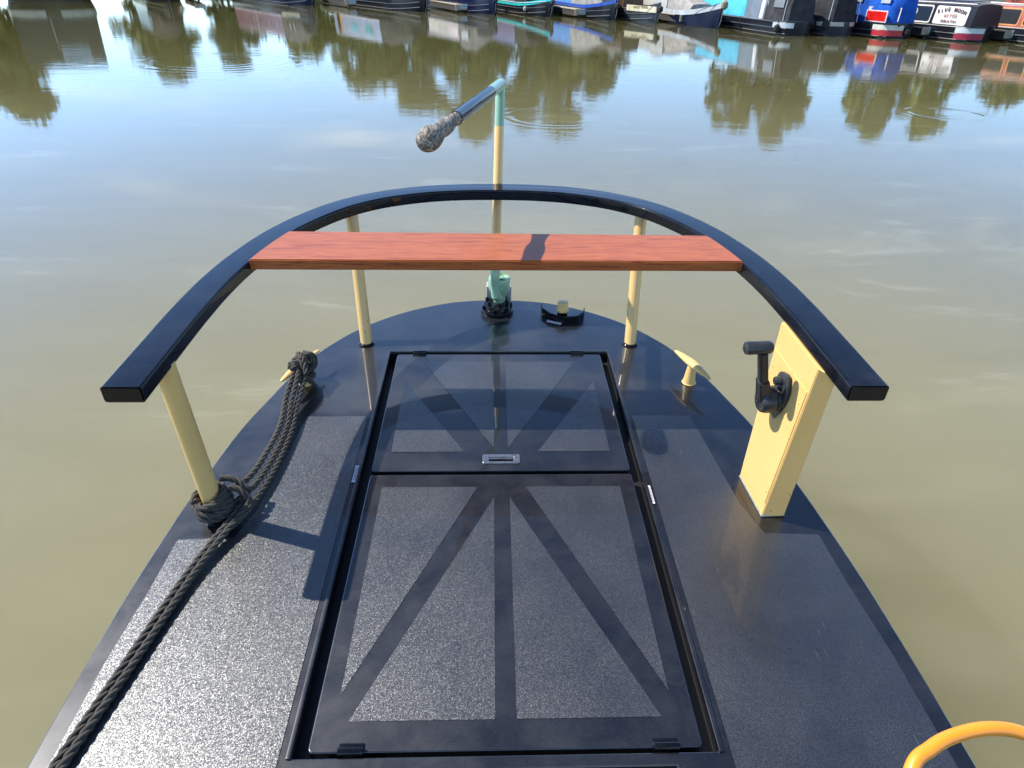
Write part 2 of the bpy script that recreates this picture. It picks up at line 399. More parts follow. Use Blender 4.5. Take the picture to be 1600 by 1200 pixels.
# small paper stickers on the deck
def sticker(x, y, wd, ln, rz, parent, lines=4):
    bm = bmesh.new(); M = Matrix.Translation((x, y, .0045)) @ Matrix.Rotation(rz, 4, 'Z')
    box(bm, (-wd/2, -ln/2, -.0006), (wd/2, ln/2, .0006), M=M)
    for k in range(lines):
        xx = -wd/2+wd*(k+1)/(lines+1); yy = -ln*.4
        while yy < ln*.38:
            l2 = random.uniform(.004, .012); box(bm, (xx-wd*.05, yy, .0004), (xx+wd*.05, min(yy+l2, ln*.42), .0009), mat=1, M=M); yy += l2+.003
    return ob('sticker', bm, [M_STICK, M_INK], parent, False)
sticker(-.487, 1.727, .017, .084, 0, boat); sticker(.482, 1.617, .017, .086, 0, boat)
sticker(.262, 2.802, .020, .072, R(65), boat, 0)

# handrail
outer = [(.972, 1.372), (.971, 1.55), (.968, 1.80), (.955, 2.02), (.925, 2.22), (.872, 2.42), (.795, 2.60), (.68, 2.775), (.53, 2.905), (.345, 2.990), (.17, 3.027), (0, 3.036)]
def railing():
    half_ = [Vector((x, y, 0)) for x, y in outer]; sp = spline(half_, 8); path = sp + [Vector((-v.x, v.y, 0)) for v in reversed(sp[:-1])]
    W2, T = .050, .046; Z = .588; rr = .0075; bm = bmesh.new(); rings = []
    sec = []
    for cx, cz, a in ((W2-rr, T/2-rr, 0), (-W2+rr, T/2-rr, 90), (-W2+rr, -T/2+rr, 180), (W2-rr, -T/2+rr, 270)):
        for k in range(4): sec.append((cx+rr*math.cos(R(a+30*k)), cz+rr*math.sin(R(a+30*k))))
    n = len(path); cen = []
    for i, p in enumerate(path):
        t = (path[min(i+1, n-1)]-path[max(i-1, 0)]).normalized(); nn = Vector((t.y, -t.x, 0))
        if i < 2: t = Vector((0, 1, 0)); nn = Vector((1, 0, 0))
        if i > n-3: t = Vector((0, -1, 0)); nn = Vector((-1, 0, 0))
        c = p-nn*W2+Vector((-.008, 0, 0)); cen.append(c)
        rings.append([bm.verts.new(c+nn*a+Vector((0, 0, Z-T/2+b))) for a, b in sec])
    m = len(sec)
    for A, B in zip(rings, rings[1:]):
        for k in range(m): bm.faces.new((A[k], B[k], B[(k+1) % m], A[(k+1) % m]))
    c1, c2 = bm.faces.new(rings[0]), bm.faces.new(rings[-1][::-1])
    bmesh.ops.recalc_face_normals(bm, faces=bm.faces[:])
    bmesh.ops.bevel(bm, geom=list(c1.edges)+list(c2.edges), offset=.004, segments=2, affect='EDGES')
    ob('handrail', bm, M_TRIM, boat, ang=50)
    return cen
CEN = railing()
INN = []
for i, c in enumerate(CEN):
    t = (CEN[min(i+1, len(CEN)-1)]-CEN[max(i-1, 0)]).normalized(); nn = Vector((t.y, -t.x, 0)); INN.append(c-nn*.0485+Vector((.008, 0, 0)))
def inner_x(y):   # half width inside the rail at y
    pr = [p for p in INN[:len(INN)//2]]
    for a, b in zip(pr, pr[1:]):
        if a.y <= y <= b.y: return a.x+(b.x-a.x)*(y-a.y)/(b.y-a.y)
    return pr[0].x
def seat():
    bm = bmesh.new(); y0, y1, y1r = 2.135, 2.402, 2.380; zt = .597; th = .036
    pts = []
    for k in range(9): y = y0+(y1r-y0)*k/8; pts.append((inner_x(y)-.0085, y))
    for k in range(9): y = y1+(y0-y1)*k/8; pts.append((-inner_x(y)-.0075, y))
    fs = prism(bm, pts, zt-th, zt)
    top = fs[-2]; bmesh.ops.recalc_face_normals(bm, faces=bm.faces[:])
    bmesh.ops.bevel(bm, geom=list(top.edges), offset=.0035, segments=2, affect='EDGES')
    o = ob('seat_board', bm, M_WOOD, boat)
    for s in (-1, 1):
        bm = bmesh.new(); box(bm, (s*.800-.02, 2.19, .553), (s*.800+.03, 2.33, .5605), .001); ob('seat_bracket', bm, M_TRIM, boat)
seat()
def post(x, y, r, tx, ty, top=.552):
    bm = bmesh.new(); tube(bm, [(x, y, .0), (tx, ty, top)], r, 28); o = ob('rail_post', bm, M_CREAM, boat)
    bm = bmesh.new(); lathe(bm, [(r+.010, 0), (r+.010, .003), (r+.006, .007), (r+.001, .010), (r, .010)], Matrix.Translation((x, y, 0)))
    ob('weld_collar', bm, M_TRIM, o)
post(-.588, 2.606, .0255, -.622, 2.775); post(.588, 2.604, .0255, .606, 2.78); post(-.876, 1.528, .0285, -.905, 1.545)

# tiller: collar, clamp, upright swan bar, arm and turned grip
TY = 2.925
til = bpy.data.objects.new('tiller', None); COL.objects.link(til); til.parent = boat
def tiller():
    bm = bmesh.new()
    lathe(bm, [(.077, 0), (.079, .006), (.079, .016), (.074, .022), (.062, .024), (.060, .034), (.064, .038), (.062, .047), (.048, .052), (.036, .050)], Matrix.Translation((-.006, TY, 0)), 36)
    for k in range(6):
        a = R(60*k+15); lathe(bm, [(.008, .02), (.008, .036), (.005, .038)], Matrix.Translation((-.006+.068*math.cos(a), TY+.068*math.sin(a), 0)), 6)
        a = R(60*k+40); lathe(bm, [(.0085, .045), (.0085, .062), (.004, .066)], Matrix.Translation((-.006+.052*math.cos(a), TY+.052*math.sin(a), 0)), 6)
    ob('rudder_collar', bm, M_TRIM, boat)
    bm = bmesh.new(); lathe(bm, [(.028, .045), (.030, .075), (.033, .088), (.048, .110), (.052, .122), (.052, .168), (.049, .176), (.043, .178), (.041, .170), (.030, .168), (.028, .176), (.018, .180), (.016, .172), (.004, .172)], Matrix.Translation((.004, TY+.01, 0)), 36)
    ob('tiller_clamp', bm, M_GREEN, til)
    gx, gy = -.016, TY-.030
    top = Vector((.008, 3.252, .967)); e = Vector((-.236, 2.10, .990)); d = (e-top).normalized(); S0 = Vector((gx, gy, .20))
    up = (top-S0); k = S0+up*.785
    bm = bmesh.new(); tube(bm, [(.0, TY-.02, .080), (gx+.004, gy-.006, .10), (gx, gy, .135), (gx, gy, .17), S0+up*.02, S0+up*.1], [.020, .024, .0215, .021, .021, .021], 20)
    ob('lower_bar', bm, M_GREEN, til)
    bm = bmesh.new(); tube(bm, [S0+up*.0995, k], .0212, 24); ob('swan_bar', bm, M_CREAM, til)
    bm = bmesh.new(); tube(bm, [k-up*.001, top], .0214, 24)
    tube(bm, [top-d*.014, top-d*.010, top+d*.22], [.017, .0248, .0248], 24); ob('elbow', bm, M_GREEN, til, ang=60)
    bm = bmesh.new(); tube(bm, [top+d*.2195, top+d*.795], .0252, 24)
    ob('tiller_arm', bm, M_TRIM, til)
    bm = bmesh.new(); g = top+d*.795
    prof = [(r_*(.84 if z_ < .25 else .94), z_) for r_, z_ in [(.020, -.01), (.0265, -.002), (.0275, .012), (.025, .03), (.0235, .06), (.026, .088), (.031, .10), (.0335, .125), (.0335, .165), (.031, .20), (.0315, .235), (.036, .275), (.0405, .312), (.0405, .335), (.036, .357), (.027, .373), (.014, .382), (.003, .384)]]
    lathe(bm, prof, axis_matrix(g, d), 32)
    o = ob('tiller_grip', bm, M_GRIPWOOD, til)
tiller()
def stern_block():
    bm = bmesh.new(); box(bm, (-.058, 2.99, -.1), (.064, 3.05, .10), .006); ob('stern_block', bm, M_GREY, boat)
stern_block()
# filler cap and bent guard plate round it
def filler():
    M = Matrix.Translation((.306, 2.868, 0))
    bm = bmesh.new(); lathe(bm, [(.040, 0), (.040, .003), (.026, .006), (.024, .03), (.020, .031)], M, 24); o = ob('filler_neck', bm, M_TRIM, boat)
    bm = bmesh.new(); lathe(bm, [(.026, .030), (.0285, .032), (.0285, .042), (.0265, .046), (.0265, .072), (.0245, .077), (.008, .080)], M, 32); ob('filler_cap', bm, M_CREAM, o)
    pts = [(.206, 2.935), (.208, 2.890), (.240, 2.836), (.306, 2.792), (.374, 2.806), (.407, 2.845), (.416, 2.89)]
    P = [Vector((x, y, 0)) for x, y in pts]; bm = bmesh.new(); T = .005; inner = []
    hs = [.036]*7
    for i, p in enumerate(P):
        t = (P[min(i+1, 6)]-P[max(i-1, 0)]).normalized(); nn = Vector((-t.y, t.x, 0)); inner.append((p, p+nn*T))
    vs = [[bm.verts.new(a+Vector((0, 0, 0))), bm.verts.new(a+Vector((0, 0, hs[i]))), bm.verts.new(b+Vector((0, 0, hs[i]))), bm.verts.new(b)] for i, (a, b) in enumerate(inner)]
    for A, B in zip(vs, vs[1:]):
        for k in range(4): bm.faces.new((A[k], B[k], B[(k+1) % 4], A[(k+1) % 4]))
    bm.faces.new(vs[0]); bm.faces.new(vs[-1][::-1]); bmesh.ops.recalc_face_normals(bm, faces=bm.faces[:])
    ob('guard_plate', bm, M_TRIM, boat, False)
filler()
def cleat(x, y, bar_a, bar_b, label):
    bm = bmesh.new(); lathe(bm, [(.027, 0), (.029, .003), (.026, .006), (.022, .03), (.0165, .078), (.014, .090)], Matrix.Translation((x, y, 0)), 28)
    o = ob('mooring_cleat', bm, M_CREAM, boat); tag(o, label)
    a, b = Vector(bar_a), Vector(bar_b); m = (a+b)/2; d = (b-a); Ln = d.length
    bm = bmesh.new(); M = axis_matrix(m, d)
    prof = [(-.5, .004), (-.47, .008), (-.3, .014), (-.12, .0185), (0, .020), (.12, .0185), (.3, .014), (.47, .008), (.5, .004)]
    lathe(bm, [(r, t*Ln) for t, r in prof], M, 20)
    for v in bm.verts:
        u = abs((v.co-m).dot(d.normalized()))/Ln; v.co.z = m.z-.003+(v.co.z-m.z)*.75-.004*(2*u)**2
    ob('cleat_bar', bm, M_CREAM, o)
cleat(.776, 2.288, (.733, 2.398, .094), (.820, 2.180, .094), 'bare cream cleat')
cleat(-.780, 2.284, (-.836, 2.168, .094), (-.742, 2.402, .094), 'cream cleat under the rope')
# control pillar
def pillar():
    M = Matrix(); bm = bmesh.new()
    base = [(.806, 1.708), (.816, 1.516), (.888, 1.516), (.878, 1.708)]
    top = [(.853, 1.798), (.856, 1.525), (.884, 1.475), (.900, 1.790)]
    a = [bm.verts.new((x, y, .002)) for x, y in base]; b = [bm.verts.new((x, y, .545)) for x, y in top]
    for i in range(4): bm.faces.new((a[i], a[(i+1) % 4], b[(i+1) % 4], b[i]))
    bm.faces.new(b); bm.faces.new(a[::-1]); bmesh.ops.recalc_face_normals(bm, faces=bm.faces[:])
    bmesh.ops.bevel(bm, geom=bm.edges[:], offset=.0025, segments=2, affect='EDGES')
    o = ob('control_pillar', bm, M_CREAM, boat)
    A, Bv, C, D = [Vector((x, y, .002)) for x, y in base[:2]] + [Vector((top[1][0], top[1][1], .545)), Vector((top[0][0], top[0][1], .545))]
    def P(u, v, h=0):     # u: 0 aft edge .. 1 near edge, v: 0 bottom .. 1 top, h: out of the face
        p = (A*(1-u)+Bv*u)*(1-v)+(D*(1-u)+C*u)*v; return p+Vector((-1, 0, .02))*h
    def pt(u, v, h=0): return P(u, v, h)
    bm = bmesh.new()       # access panel
    cs = [(.03, .09), (.97, .09), (.97, .85), (.03, .85)]
    lo = [bm.verts.new(pt(u, v, -.001)) for u, v in cs]; hi = [bm.verts.new(pt(u, v, .003)) for u, v in cs]
    for i in range(4): bm.faces.new((lo[i], lo[(i+1) % 4], hi[(i+1) % 4], hi[i]))
    bm.faces.new(hi); bm.faces.new(lo[::-1]); bmesh.ops.recalc_face_normals(bm, faces=bm.faces[:])
    bmesh.ops.bevel(bm, geom=bm.edges[:], offset=.0012, segments=2, affect='EDGES')
    pn = ob('access_panel', bm, M_CREAM, o)
    for u, v in ((.10, .76), (.9, .76), (.10, .16), (.9, .16)):
        bm = bmesh.new(); p = pt(u, v, .003); lathe(bm, [(.0048, 0), (.0048, .001), (.0022, .0022)], axis_matrix(p, (-1, 0, 0)), 10)
        ob('panel_screw', bm, M_CREAM, pn)
    bm = bmesh.new(); tube(bm, [(x, y, .003) for x, y in base], .0028, 6, closed=True); ob('weld_bead', bm, M_CHROME, o)
    # lever base plate (rounded diamond), hub, lever, knob
    ctr = pt(.52, .70, .003)
    bm = bmesh.new(); out = []
    for dy, dz in ((-.042, .058), (.018, .078), (.045, .030), (.040, -.020), (.006, -.092), (-.022, -.084), (-.046, -.005)): out.append((dy, dz))
    sp = []
    n_ = len(out)
    for i in range(n_):
        p0, p1, p2 = Vector(out[i-1]), Vector(out[i]), Vector(out[(i+1) % n_])
        for k in range(5):
            t = k/4; q0 = p1+(p0-p1)*.28; q2 = p1+(p2-p1)*.28; sp.append(q0*(1-t)**2+p1*2*t*(1-t)+q2*t*t)
    lo = [bm.verts.new(ctr+Vector((0, -p.x, p.y))) for p in sp]; mid = [bm.verts.new(ctr+Vector((-.008, -p.x, p.y))) for p in sp]; hi = [bm.verts.new(ctr+Vector((-.012, -p.x*.9, p.y*.93))) for p in sp]
    m = len(sp)
    for A_, B_ in ((lo, mid), (mid, hi)):
        for i in range(m): bm.faces.new((A_[i], A_[(i+1) % m], B_[(i+1) % m], B_[i]))
    bm.faces.new(hi); bm.faces.new(lo[::-1]); bmesh.ops.recalc_face_normals(bm, faces=bm.faces[:])
    ob('lever_plate', bm, M_PLASTIC, o, ang=40)
    hc = ctr+Vector((-.010, .005, -.022))
    lever = bpy.data.objects.new('throttle_lever', None); COL.objects.link(lever); lever.parent = o
    bm = bmesh.new(); lathe(bm, [(.042, 0), (.043, .008), (.038, .012), (.042, .014), (.042, .040), (.039, .050), (.032, .056), (.014, .058)], axis_matrix(hc, (-1, 0, 0)), 32)
    lathe(bm, [(.0095, .056), (.0095, .062), (.005, .062), (.004, .058)], axis_matrix(hc, (-1, 0, 0)), 16)
    lathe(bm, [(.013, 0), (.013, .02), (.011, .024)], axis_matrix(ctr+Vector((-.010, .005, .045)), (-1, 0, 0)), 12)
    ob('hub', bm, M_PLASTIC, lever)
    arm0 = hc+Vector((-.046, .0, .012)); top = Vector((.735, 1.621, .545))
    bm = bmesh.new()
    def slab(p, q, w0, w1, t0, t1):
        d = (q-p).normalized(); s = Vector((0, 1, 0)); s = (s-d*s.dot(d)).normalized(); n = d.cross(s)
        vs = []
        for c, w_, t_ in ((p, w0, t0), (q, w1, t1)):
            vs.append([bm.verts.new(c+s*w_*a+n*t_*b) for a, b in ((1, 1), (-1, 1), (-1, -1), (1, -1))])
        for i in range(4): bm.faces.new((vs[0][i], vs[0][(i+1) % 4], vs[1][(i+1) % 4], vs[1][i]))
        bm.faces.new(vs[1]); bm.faces.new(vs[0][::-1])
    knee = arm0+(top-arm0)*.38
    slab(arm0-(top-arm0)*.05, knee, .026, .020, .015, .015); slab(knee-(top-arm0)*.02, top, .0155, .0165, .012, .011)
    bmesh.ops.recalc_face_normals(bm, faces=bm.faces[:]); bmesh.ops.bevel(bm, geom=bm.edges[:], offset=.0035, segments=2, affect='EDGES')
    ob('stalk', bm, M_PLASTIC, lever)
    bm = bmesh.new(); ax = Vector((1, .06, .02)).normalized(); kc = top+Vector((-.012, 0, .010))
    prof = [(-.044, .003), (-.0435, .012), (-.040, .0185), (-.030, .0208), (0, .0198), (.028, .0198), (.036, .016), (.040, .003)]
    lathe(bm, [(r, t) for t, r in prof], axis_matrix(kc, ax), 24)
    for v in bm.verts: v.co.z = kc.z+(v.co.z-kc.z)*.92
    ob('knob', bm, M_PLASTIC, lever)
pillar()

# ------------------------------------------------------------------ ropes and cord lying on the boat
def mooring_rope():
    rt = tag(empty('mooring_rope', mat=BOAT), 'black laid rope from the left cleat round the cream post and along the deck', 'rope')
    r = .0105
    # three falls between cleat and post
    falls = [
      [(-.797, 2.215, .095), (-.800, 2.150, .080), (-.800, 2.07, .060), (-.788, 1.95, .045), (-.793, 1.80, .045), (-.812, 1.66, .050), (-.850, 1.585, .066)],
      [(-.780, 2.222, .098), (-.780, 2.150, .075), (-.779, 2.06, .052), (-.768, 1.95, .035), (-.770, 1.80, .032), (-.786, 1.66, .035), (-.815, 1.56, .045), (-.838, 1.50, .04)],
      [(-.760, 2.225, .075), (-.758, 2.150, .060), (-.760, 2.06, .038), (-.750, 1.95, .026), (-.752, 1.78, .022), (-.768, 1.62, .022), (-.800, 1.50, .022), (-.838, 1.44, .020)]]
    bm = bmesh.new()
    for f in falls: laid_rope(bm, f, r)
    ob('rope_fall', bm, M_ROPE, rt, ang=80)
    bm = bmesh.new()      # lashing on the cleat
    c = Vector((-.780, 2.284, 0))
    def ring(cx, cy, cz, rad, nrm, a0=0, a1=360, jit=.004, n=14, wob=1.):
        M = axis_matrix((cx, cy, cz), nrm); return [M @ Vector(((rad+random.uniform(-jit, jit))*math.cos(R(a0+(a1-a0)*k/n)), wob*(rad+random.uniform(-jit, jit))*math.sin(R(a0+(a1-a0)*k/n)), random.uniform(-jit, jit))) for k in range(n+1)]
    bd = Vector((.094, .234, 0)).normalized()
    for off, rad in ((-.036, .030), (-.016, .033), (.018, .034), (.040, .031)):
        p = c+bd*off+Vector((0, 0, .092)); laid_rope(bm, ring(p.x, p.y, p.z, rad, bd+Vector((.12*random.uniform(-1, 1), 0, .25*random.uniform(-1, 1)))), r)
    for z, rad in ((.030, .034), (.052, .032), (.070, .031)):
        laid_rope(bm, ring(c.x, c.y, z, rad, (random.uniform(-.3, .3), random.uniform(-.3, .3), 1)), r)
    laid_rope(bm, [c+Vector((-.03, -.06, .10)), c+Vector((.0, -.02, .125)), c+Vector((.03, .03, .120)), c+Vector((.035, .05, .07)), c+Vector((.0, .045, .03))], r)
    laid_rope(bm, [c+Vector((.03, -.07, .09)), c+Vector((.005, -.01, .128)), c+Vector((-.025, .04, .115)), c+Vector((-.02, .06, .07))], r)
    laid_rope(bm, [c+Vector((.035, -.03, .02)), c+Vector((.02, -.045, .06)), c+Vector((-.01, -.05, .10)), c+Vector((-.03, -.02, .12))], r)
    ob('cleat_lashing', bm, M_ROPE, rt, ang=80)
    bm = bmesh.new()      # turns round the post
    pc = Vector((-.876, 1.528, 0)); pts = []
    turns = 5.6; n = int(turns*14)
    for k in range(n+1):
        a = 2*math.pi*k/14; z = .030+.074*k/n+.012*math.sin(a+.6); rr = .0285+r*1.05+.004*math.sin(a*.7)+random.uniform(-.0015, .0015)
        pts.append(pc+Vector((rr*math.cos(a-.4), rr*math.sin(a-.4), z)))
    laid_rope(bm, pts, r)
    pts = []
    for k in range(35):
        a = 2*math.pi*k/14; z = .034+.05*k/34; pts.append(pc+Vector(((.050+.002*math.sin(a))*math.cos(a+1), (.051)*math.sin(a+1), z+.009*math.sin(a))))
    laid_rope(bm, pts, r)
    laid_rope(bm, [pc+Vector((.045, .03, .10)), pc+Vector((.075, .03, .085)), pc+Vector((.10, .015, .05)), pc+Vector((.085, -.02, .03)), pc+Vector((.05, -.05, .03))], r)
    laid_rope(bm, [pc+Vector((.01, .055, .115)), pc+Vector((.05, .06, .105)), pc+Vector((.088, .05, .075)), pc+Vector((.10, .085, .06))], r)
    ob('post_turns', bm, M_ROPE, rt, ang=80)
    bm = bmesh.new()      # doubled end running forward over the deck
    main = [(-.795, 1.56, .046), (-.822, 1.47, .036), (-.848, 1.40, .026), (-.878, 1.30, .018), (-.905, 1.16, .014), (-.928, 1.02, .013), (-.948, .90, .013), (-.966, .79, .013), (-.985, .66, .013), (-1.0, .5, .013), (-1.01, .2, .013)]
    laid_rope(bm, main, .0108)
    laid_rope(bm, [(x+.0185, y-.004+.01*math.sin(i), z+.002) for i, (x, y, z) in enumerate(main)], .0102)
    ob('running_end', bm, M_ROPE, rt, ang=80)
mooring_rope()
def orange():
    bm = bmesh.new(); P = spline([(.50, .02, .06), (.50, .20, .26), (.535, .40, .42), (.585, .497, .485), (.625, .524, .50), (.672, .541, .505), (.729, .549, .507), (.785, .543, .50), (.86, .51, .48), (.95, .40, .40), (1.0, .2, .2), (.98, .0, .05)], 10)
    tube(bm, P, .0105, 16); o = ob('orange_cable', bm, M_ORANGE); o.matrix_world = BOAT
    tag(o, 'bright orange cable looping over the right edge of the black deck', 'cable')
orange()

# ------------------------------------------------------------------ WATER, BANK
WZ = -.75
def water():
    n = NT('murky_canal_water')
    obj = n.tc.outputs['Object']
    ln = n.noise(1.0, 2, .5, vec=n.coord((1.1, 2.1, 1))); md = n.noise(1, 3, .55, vec=n.coord((3.2, 6.5, 1), (0, 0, R(12)))); fn = n.noise(1, 3, .6, vec=n.coord((14, 26, 1), (0, 0, R(-20))))
    patch = n.ramp(n.noise(.12, 2), [(.4, .35), (.65, 1.0)])
    h = n.math('ADD', n.math('MULTIPLY', ln, .0030), n.math('ADD', n.math('MULTIPLY', md, .0014), n.math('MULTIPLY', fn, .00036)))
    h = n.math('MULTIPLY', h, patch)
    sp = n.t.nodes.new('ShaderNodeSeparateXYZ'); n.l.new(obj, sp.inputs[0])
    for cx, cy, r0, wd, k, amp in ((8.6, 13.3, .62, .16, 34, .0009), (1.1, 12.6, .9, .22, 28, .0006), (-7.3, 20.0, 1.7, .7, 15, .0008)):
        dx = n.math('SUBTRACT', sp.outputs[0], cx); dy = n.math('SUBTRACT', sp.outputs[1], cy)
        r = n.math('SQRT', n.math('ADD', n.math('MULTIPLY', dx, dx), n.math('MULTIPLY', dy, dy)))
        q = n.math('DIVIDE', n.math('SUBTRACT', r, r0), wd); g = n.math('EXPONENT', n.math('MULTIPLY', n.math('MULTIPLY', q, q), -1))
        h = n.math('ADD', h, n.math('MULTIPLY', n.math('MULTIPLY', n.math('SINE', n.math('MULTIPLY', r, k)), g), amp))
    film = n.noise(1, 5, .6, vec=n.coord((.35, 1.1, 1), (0, 0, R(24))), dist=1.2)
    c = n.ramp(film, [(.35, (.236, .216, .124)), (.60, (.255, .234, .137)), (.68, (.31, .29, .19))])
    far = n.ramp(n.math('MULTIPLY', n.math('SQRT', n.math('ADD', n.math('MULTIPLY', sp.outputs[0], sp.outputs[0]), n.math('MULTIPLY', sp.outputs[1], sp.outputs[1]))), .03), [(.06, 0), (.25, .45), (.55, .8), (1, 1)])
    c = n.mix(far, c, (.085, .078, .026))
    fl = n.math('MULTIPLY', n.ramp(n.voro(1.7), [(.006, 1), (.010, 0)]), n.ramp(n.noise(.9, 1), [(.5, 0), (.52, 1)])); c = n.mix(fl, c, (.7, .68, .55))     # far mix above: dimmer light off distant water is painted into the colour
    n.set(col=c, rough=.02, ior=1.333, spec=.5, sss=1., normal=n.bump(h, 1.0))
    n.b.inputs['Subsurface Radius'].default_value = (1, .9, .6); n.b.inputs['Subsurface Scale'].default_value = 9; n.b.subsurface_method = 'BURLEY'
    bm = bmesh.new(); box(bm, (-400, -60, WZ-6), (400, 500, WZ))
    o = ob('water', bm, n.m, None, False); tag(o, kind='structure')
water()

# ------------------------------------------------------------------ MOORED BOATS (waterline at z=WZ; local +X points to the end facing us)
_pc = {}
def paint(col, rough=.3, name=None):
    k = (tuple(round(c, 3) for c in col), rough)
    if k not in _pc: _pc[k] = simple(name or 'boat_paint', col, rough, .18, 2.5, spec=.3, coat=.1 if rough < .5 else 0.)
    return _pc[k]
BLK = (.012, .013, .018); NAVY = (.008, .014, .05); CRM = (.62, .55, .38); WHT = (.72, .72, .70); GRY = (.16, .17, .19)
def text_part(txt, size, x, y, z, col, parent, name='lettering', sx=1.0, arc=0, bold=0):
    bm = bmesh.new()
    if arc:
        n = len(txt)
        for i, ch in enumerate(txt):
            if ch == ' ': continue
            u = (i-(n-1)/2)/((n-1)/2); me = text_mesh(ch, size, .004, bold=bold)
            M = Matrix.Translation((x+u*arc, y, z-(u*u)*arc*.16)) @ Matrix.Rotation(u*.28, 4, 'Y') @ Matrix.Rotation(R(90), 4, 'X') @ Matrix.Diagonal((sx, 1, 1, 1))
            add_mesh(bm, me, M)
    else:
        me = text_mesh(txt, size, .004, bold=bold); add_mesh(bm, me, Matrix.Translation((x, y, z)) @ Matrix.Rotation(R(90), 4, 'X') @ Matrix.Diagonal((sx, 1, 1, 1)))
    return ob(name, bm, paint(col, .5), parent, False)
def far_boat(label, tip, head, beam, Ln, kind='bow', hull=BLK, hull_h=.62, rise=.32, gun=None, gun_h=.08, deckcol=GRY, cab=None, cover=None, cat='boat', strakes=True, wash=None, bands=(), fender=None):
    root = tag(empty('moored_narrowboat', (tip[0], tip[1], WZ), R(head)), label, cat, 'narrowboats moored in a row across the basin')
    hb = beam/2; nst = 15
    def hw(x):
        t = -x/(2.6 if kind == 'bow' else .9)
        if t >= 1: return hb
        return hb*(max(0.02, t)**.62 if kind == 'bow' else math.sqrt(max(.03, 1-(1-t)**2.4)))
    def top(x): return hull_h+(rise*max(0, 1+x/3.2)**2 if kind == 'bow' else .04*max(0, 1+x/2))
    xs = [0, -.08, -.2, -.4, -.65, -.95, -1.3, -1.7, -2.1, -2.6, -3.4, -5, -Ln+.6, -Ln+.2, -Ln]
    bm = bmesh.new(); secs = []
    for x in xs:
        k = hw(x)*(1 if x > -Ln+.5 else (.85 if x > -Ln+.1 else .4)); rake = .42*max(0, 1+x/1.2) if kind == 'bow' else .10*max(0, 1+x/.9); t = top(x)
        s = [(x-rake*.9, k*.86 if kind == 'bow' else k*.95, -.35), (x-rake*.45, k*.93, 0), (x-rake*.12, k, t*.55), (x, k, t-gun_h), (x, k, t)]
        secs.append([(a, -b, c) for a, b, c in s] + [(a, b, c) for a, b, c in reversed(s)])
    vs = [[bm.verts.new(p) for p in s] for s in secs]; m = len(vs[0])
    for A, B in zip(vs, vs[1:]):
        for k in range(m):
            f = bm.faces.new((A[k], A[(k+1) % m], B[(k+1) % m], B[k]))
            f.material_index = 1 if (gun and k in (3, 5)) else (2 if k == 4 else 0)
    bm.faces.new(vs[0]); bm.faces.new(vs[-1][::-1]); bmesh.ops.recalc_face_normals(bm, faces=bm.faces[:])
    ob('hull', bm, [paint(hull, .25), paint(gun or hull, .35), paint(deckcol, .6)], root, ang=50)
    def strake(z, col, r=.018, x0=-.3, x1=None):
        bm = bmesh.new(); pts = []
        xx = x0
        while xx > (x1 or -Ln+.7): pts.append((xx, -hw(xx)-.006, z if kind == 'stern' else z+(top(xx)-hull_h)*.6)); xx -= .35
        tube(bm, pts, r, 6); ob('rubbing_strake', bm, paint(col, .4), root)
    if strakes: strake(hull_h*.52, (.10, .10, .11)); strake(.07, (.22, .20, .17), .014)
    if wash: strake(hull_h-.02, wash, .02)
    for (x0, x1, z0, z1, c) in bands:
        bm = bmesh.new(); n = 8; q = []
        for i in range(n+1):
            x = x0+(x1-x0)*i/n; y = -hw(x)-.012; q.append((bm.verts.new((x, y, z0)), bm.verts.new((x, y, z1))))
        for A, B in zip(q, q[1:]): bm.faces.new((A[0], B[0], B[1], A[1]))
        g = bmesh.ops.extrude_face_region(bm, geom=bm.faces[:]); bmesh.ops.translate(bm, verts=[v for v in g['geom'] if isinstance(v, bmesh.types.BMVert)], vec=(0, .01, 0))
        bmesh.ops.recalc_face_normals(bm, faces=bm.faces[:]); ob('painted_band', bm, paint(c, .4), root)
    if cab:
        x1, x0 = -cab['x'], -cab['x']-cab['len']; h = cab.get('h', .92); z0 = hull_h-.01; ins = .10; tum = .09; yw = hb-ins
        bm = bmesh.new()
        prof = [(-yw, z0), (-yw+tum, z0+h), (-yw+tum+.18, z0+h+.05), (0, z0+h+.085), (yw-tum-.18, z0+h+.05), (yw-tum, z0+h), (yw, z0)]
        A = [bm.verts.new((x0, y, z)) for y, z in prof]; B = [bm.verts.new((x1, y, z)) for y, z in prof]
        for i in range(6): bm.faces.new((A[i], A[i+1], B[i+1], B[i])).material_index = 0 if i in (0, 5) else 1
        bm.faces.new(A[::-1]).material_index = 2; bm.faces.new(B).material_index = 2; bmesh.ops.recalc_face_normals(bm, faces=bm.faces[:])
        cb = ob('cabin', bm, [paint(cab['col'], .3), paint(cab.get('roof', (.3, .32, .35)), .5), paint(cab.get('end', cab['col']), .4)], root, False)
        def side(x_, z_): return -yw+tum*(z_-z0)/h
        def plate(x_a, x_b, za, zb, col, nm, parent, th=.014, rough=.35, cut=0, cap=True):
            bm = bmesh.new(); c = cut
            P = [(x_a+c, za), (x_b-c, za), (x_b, za+c), (x_b, zb-c), (x_b-c, zb), (x_a+c, zb), (x_a, zb-c), (x_a, za+c)] if c else [(x_a, za), (x_b, za), (x_b, zb), (x_a, zb)]
            a = [bm.verts.new((x, side(x, z)+.004, z)) for x, z in P]; b = [bm.verts.new((x, side(x, z)-th, z)) for x, z in P]; n = len(P)
            for i in range(n): bm.faces.new((a[i], a[(i+1) % n], b[(i+1) % n], b[i]))
            bm.faces.new(b); bm.faces.new(a[::-1]); bmesh.ops.recalc_face_normals(bm, faces=bm.faces[:])
            return ob(nm, bm, paint(col, rough), parent, False)
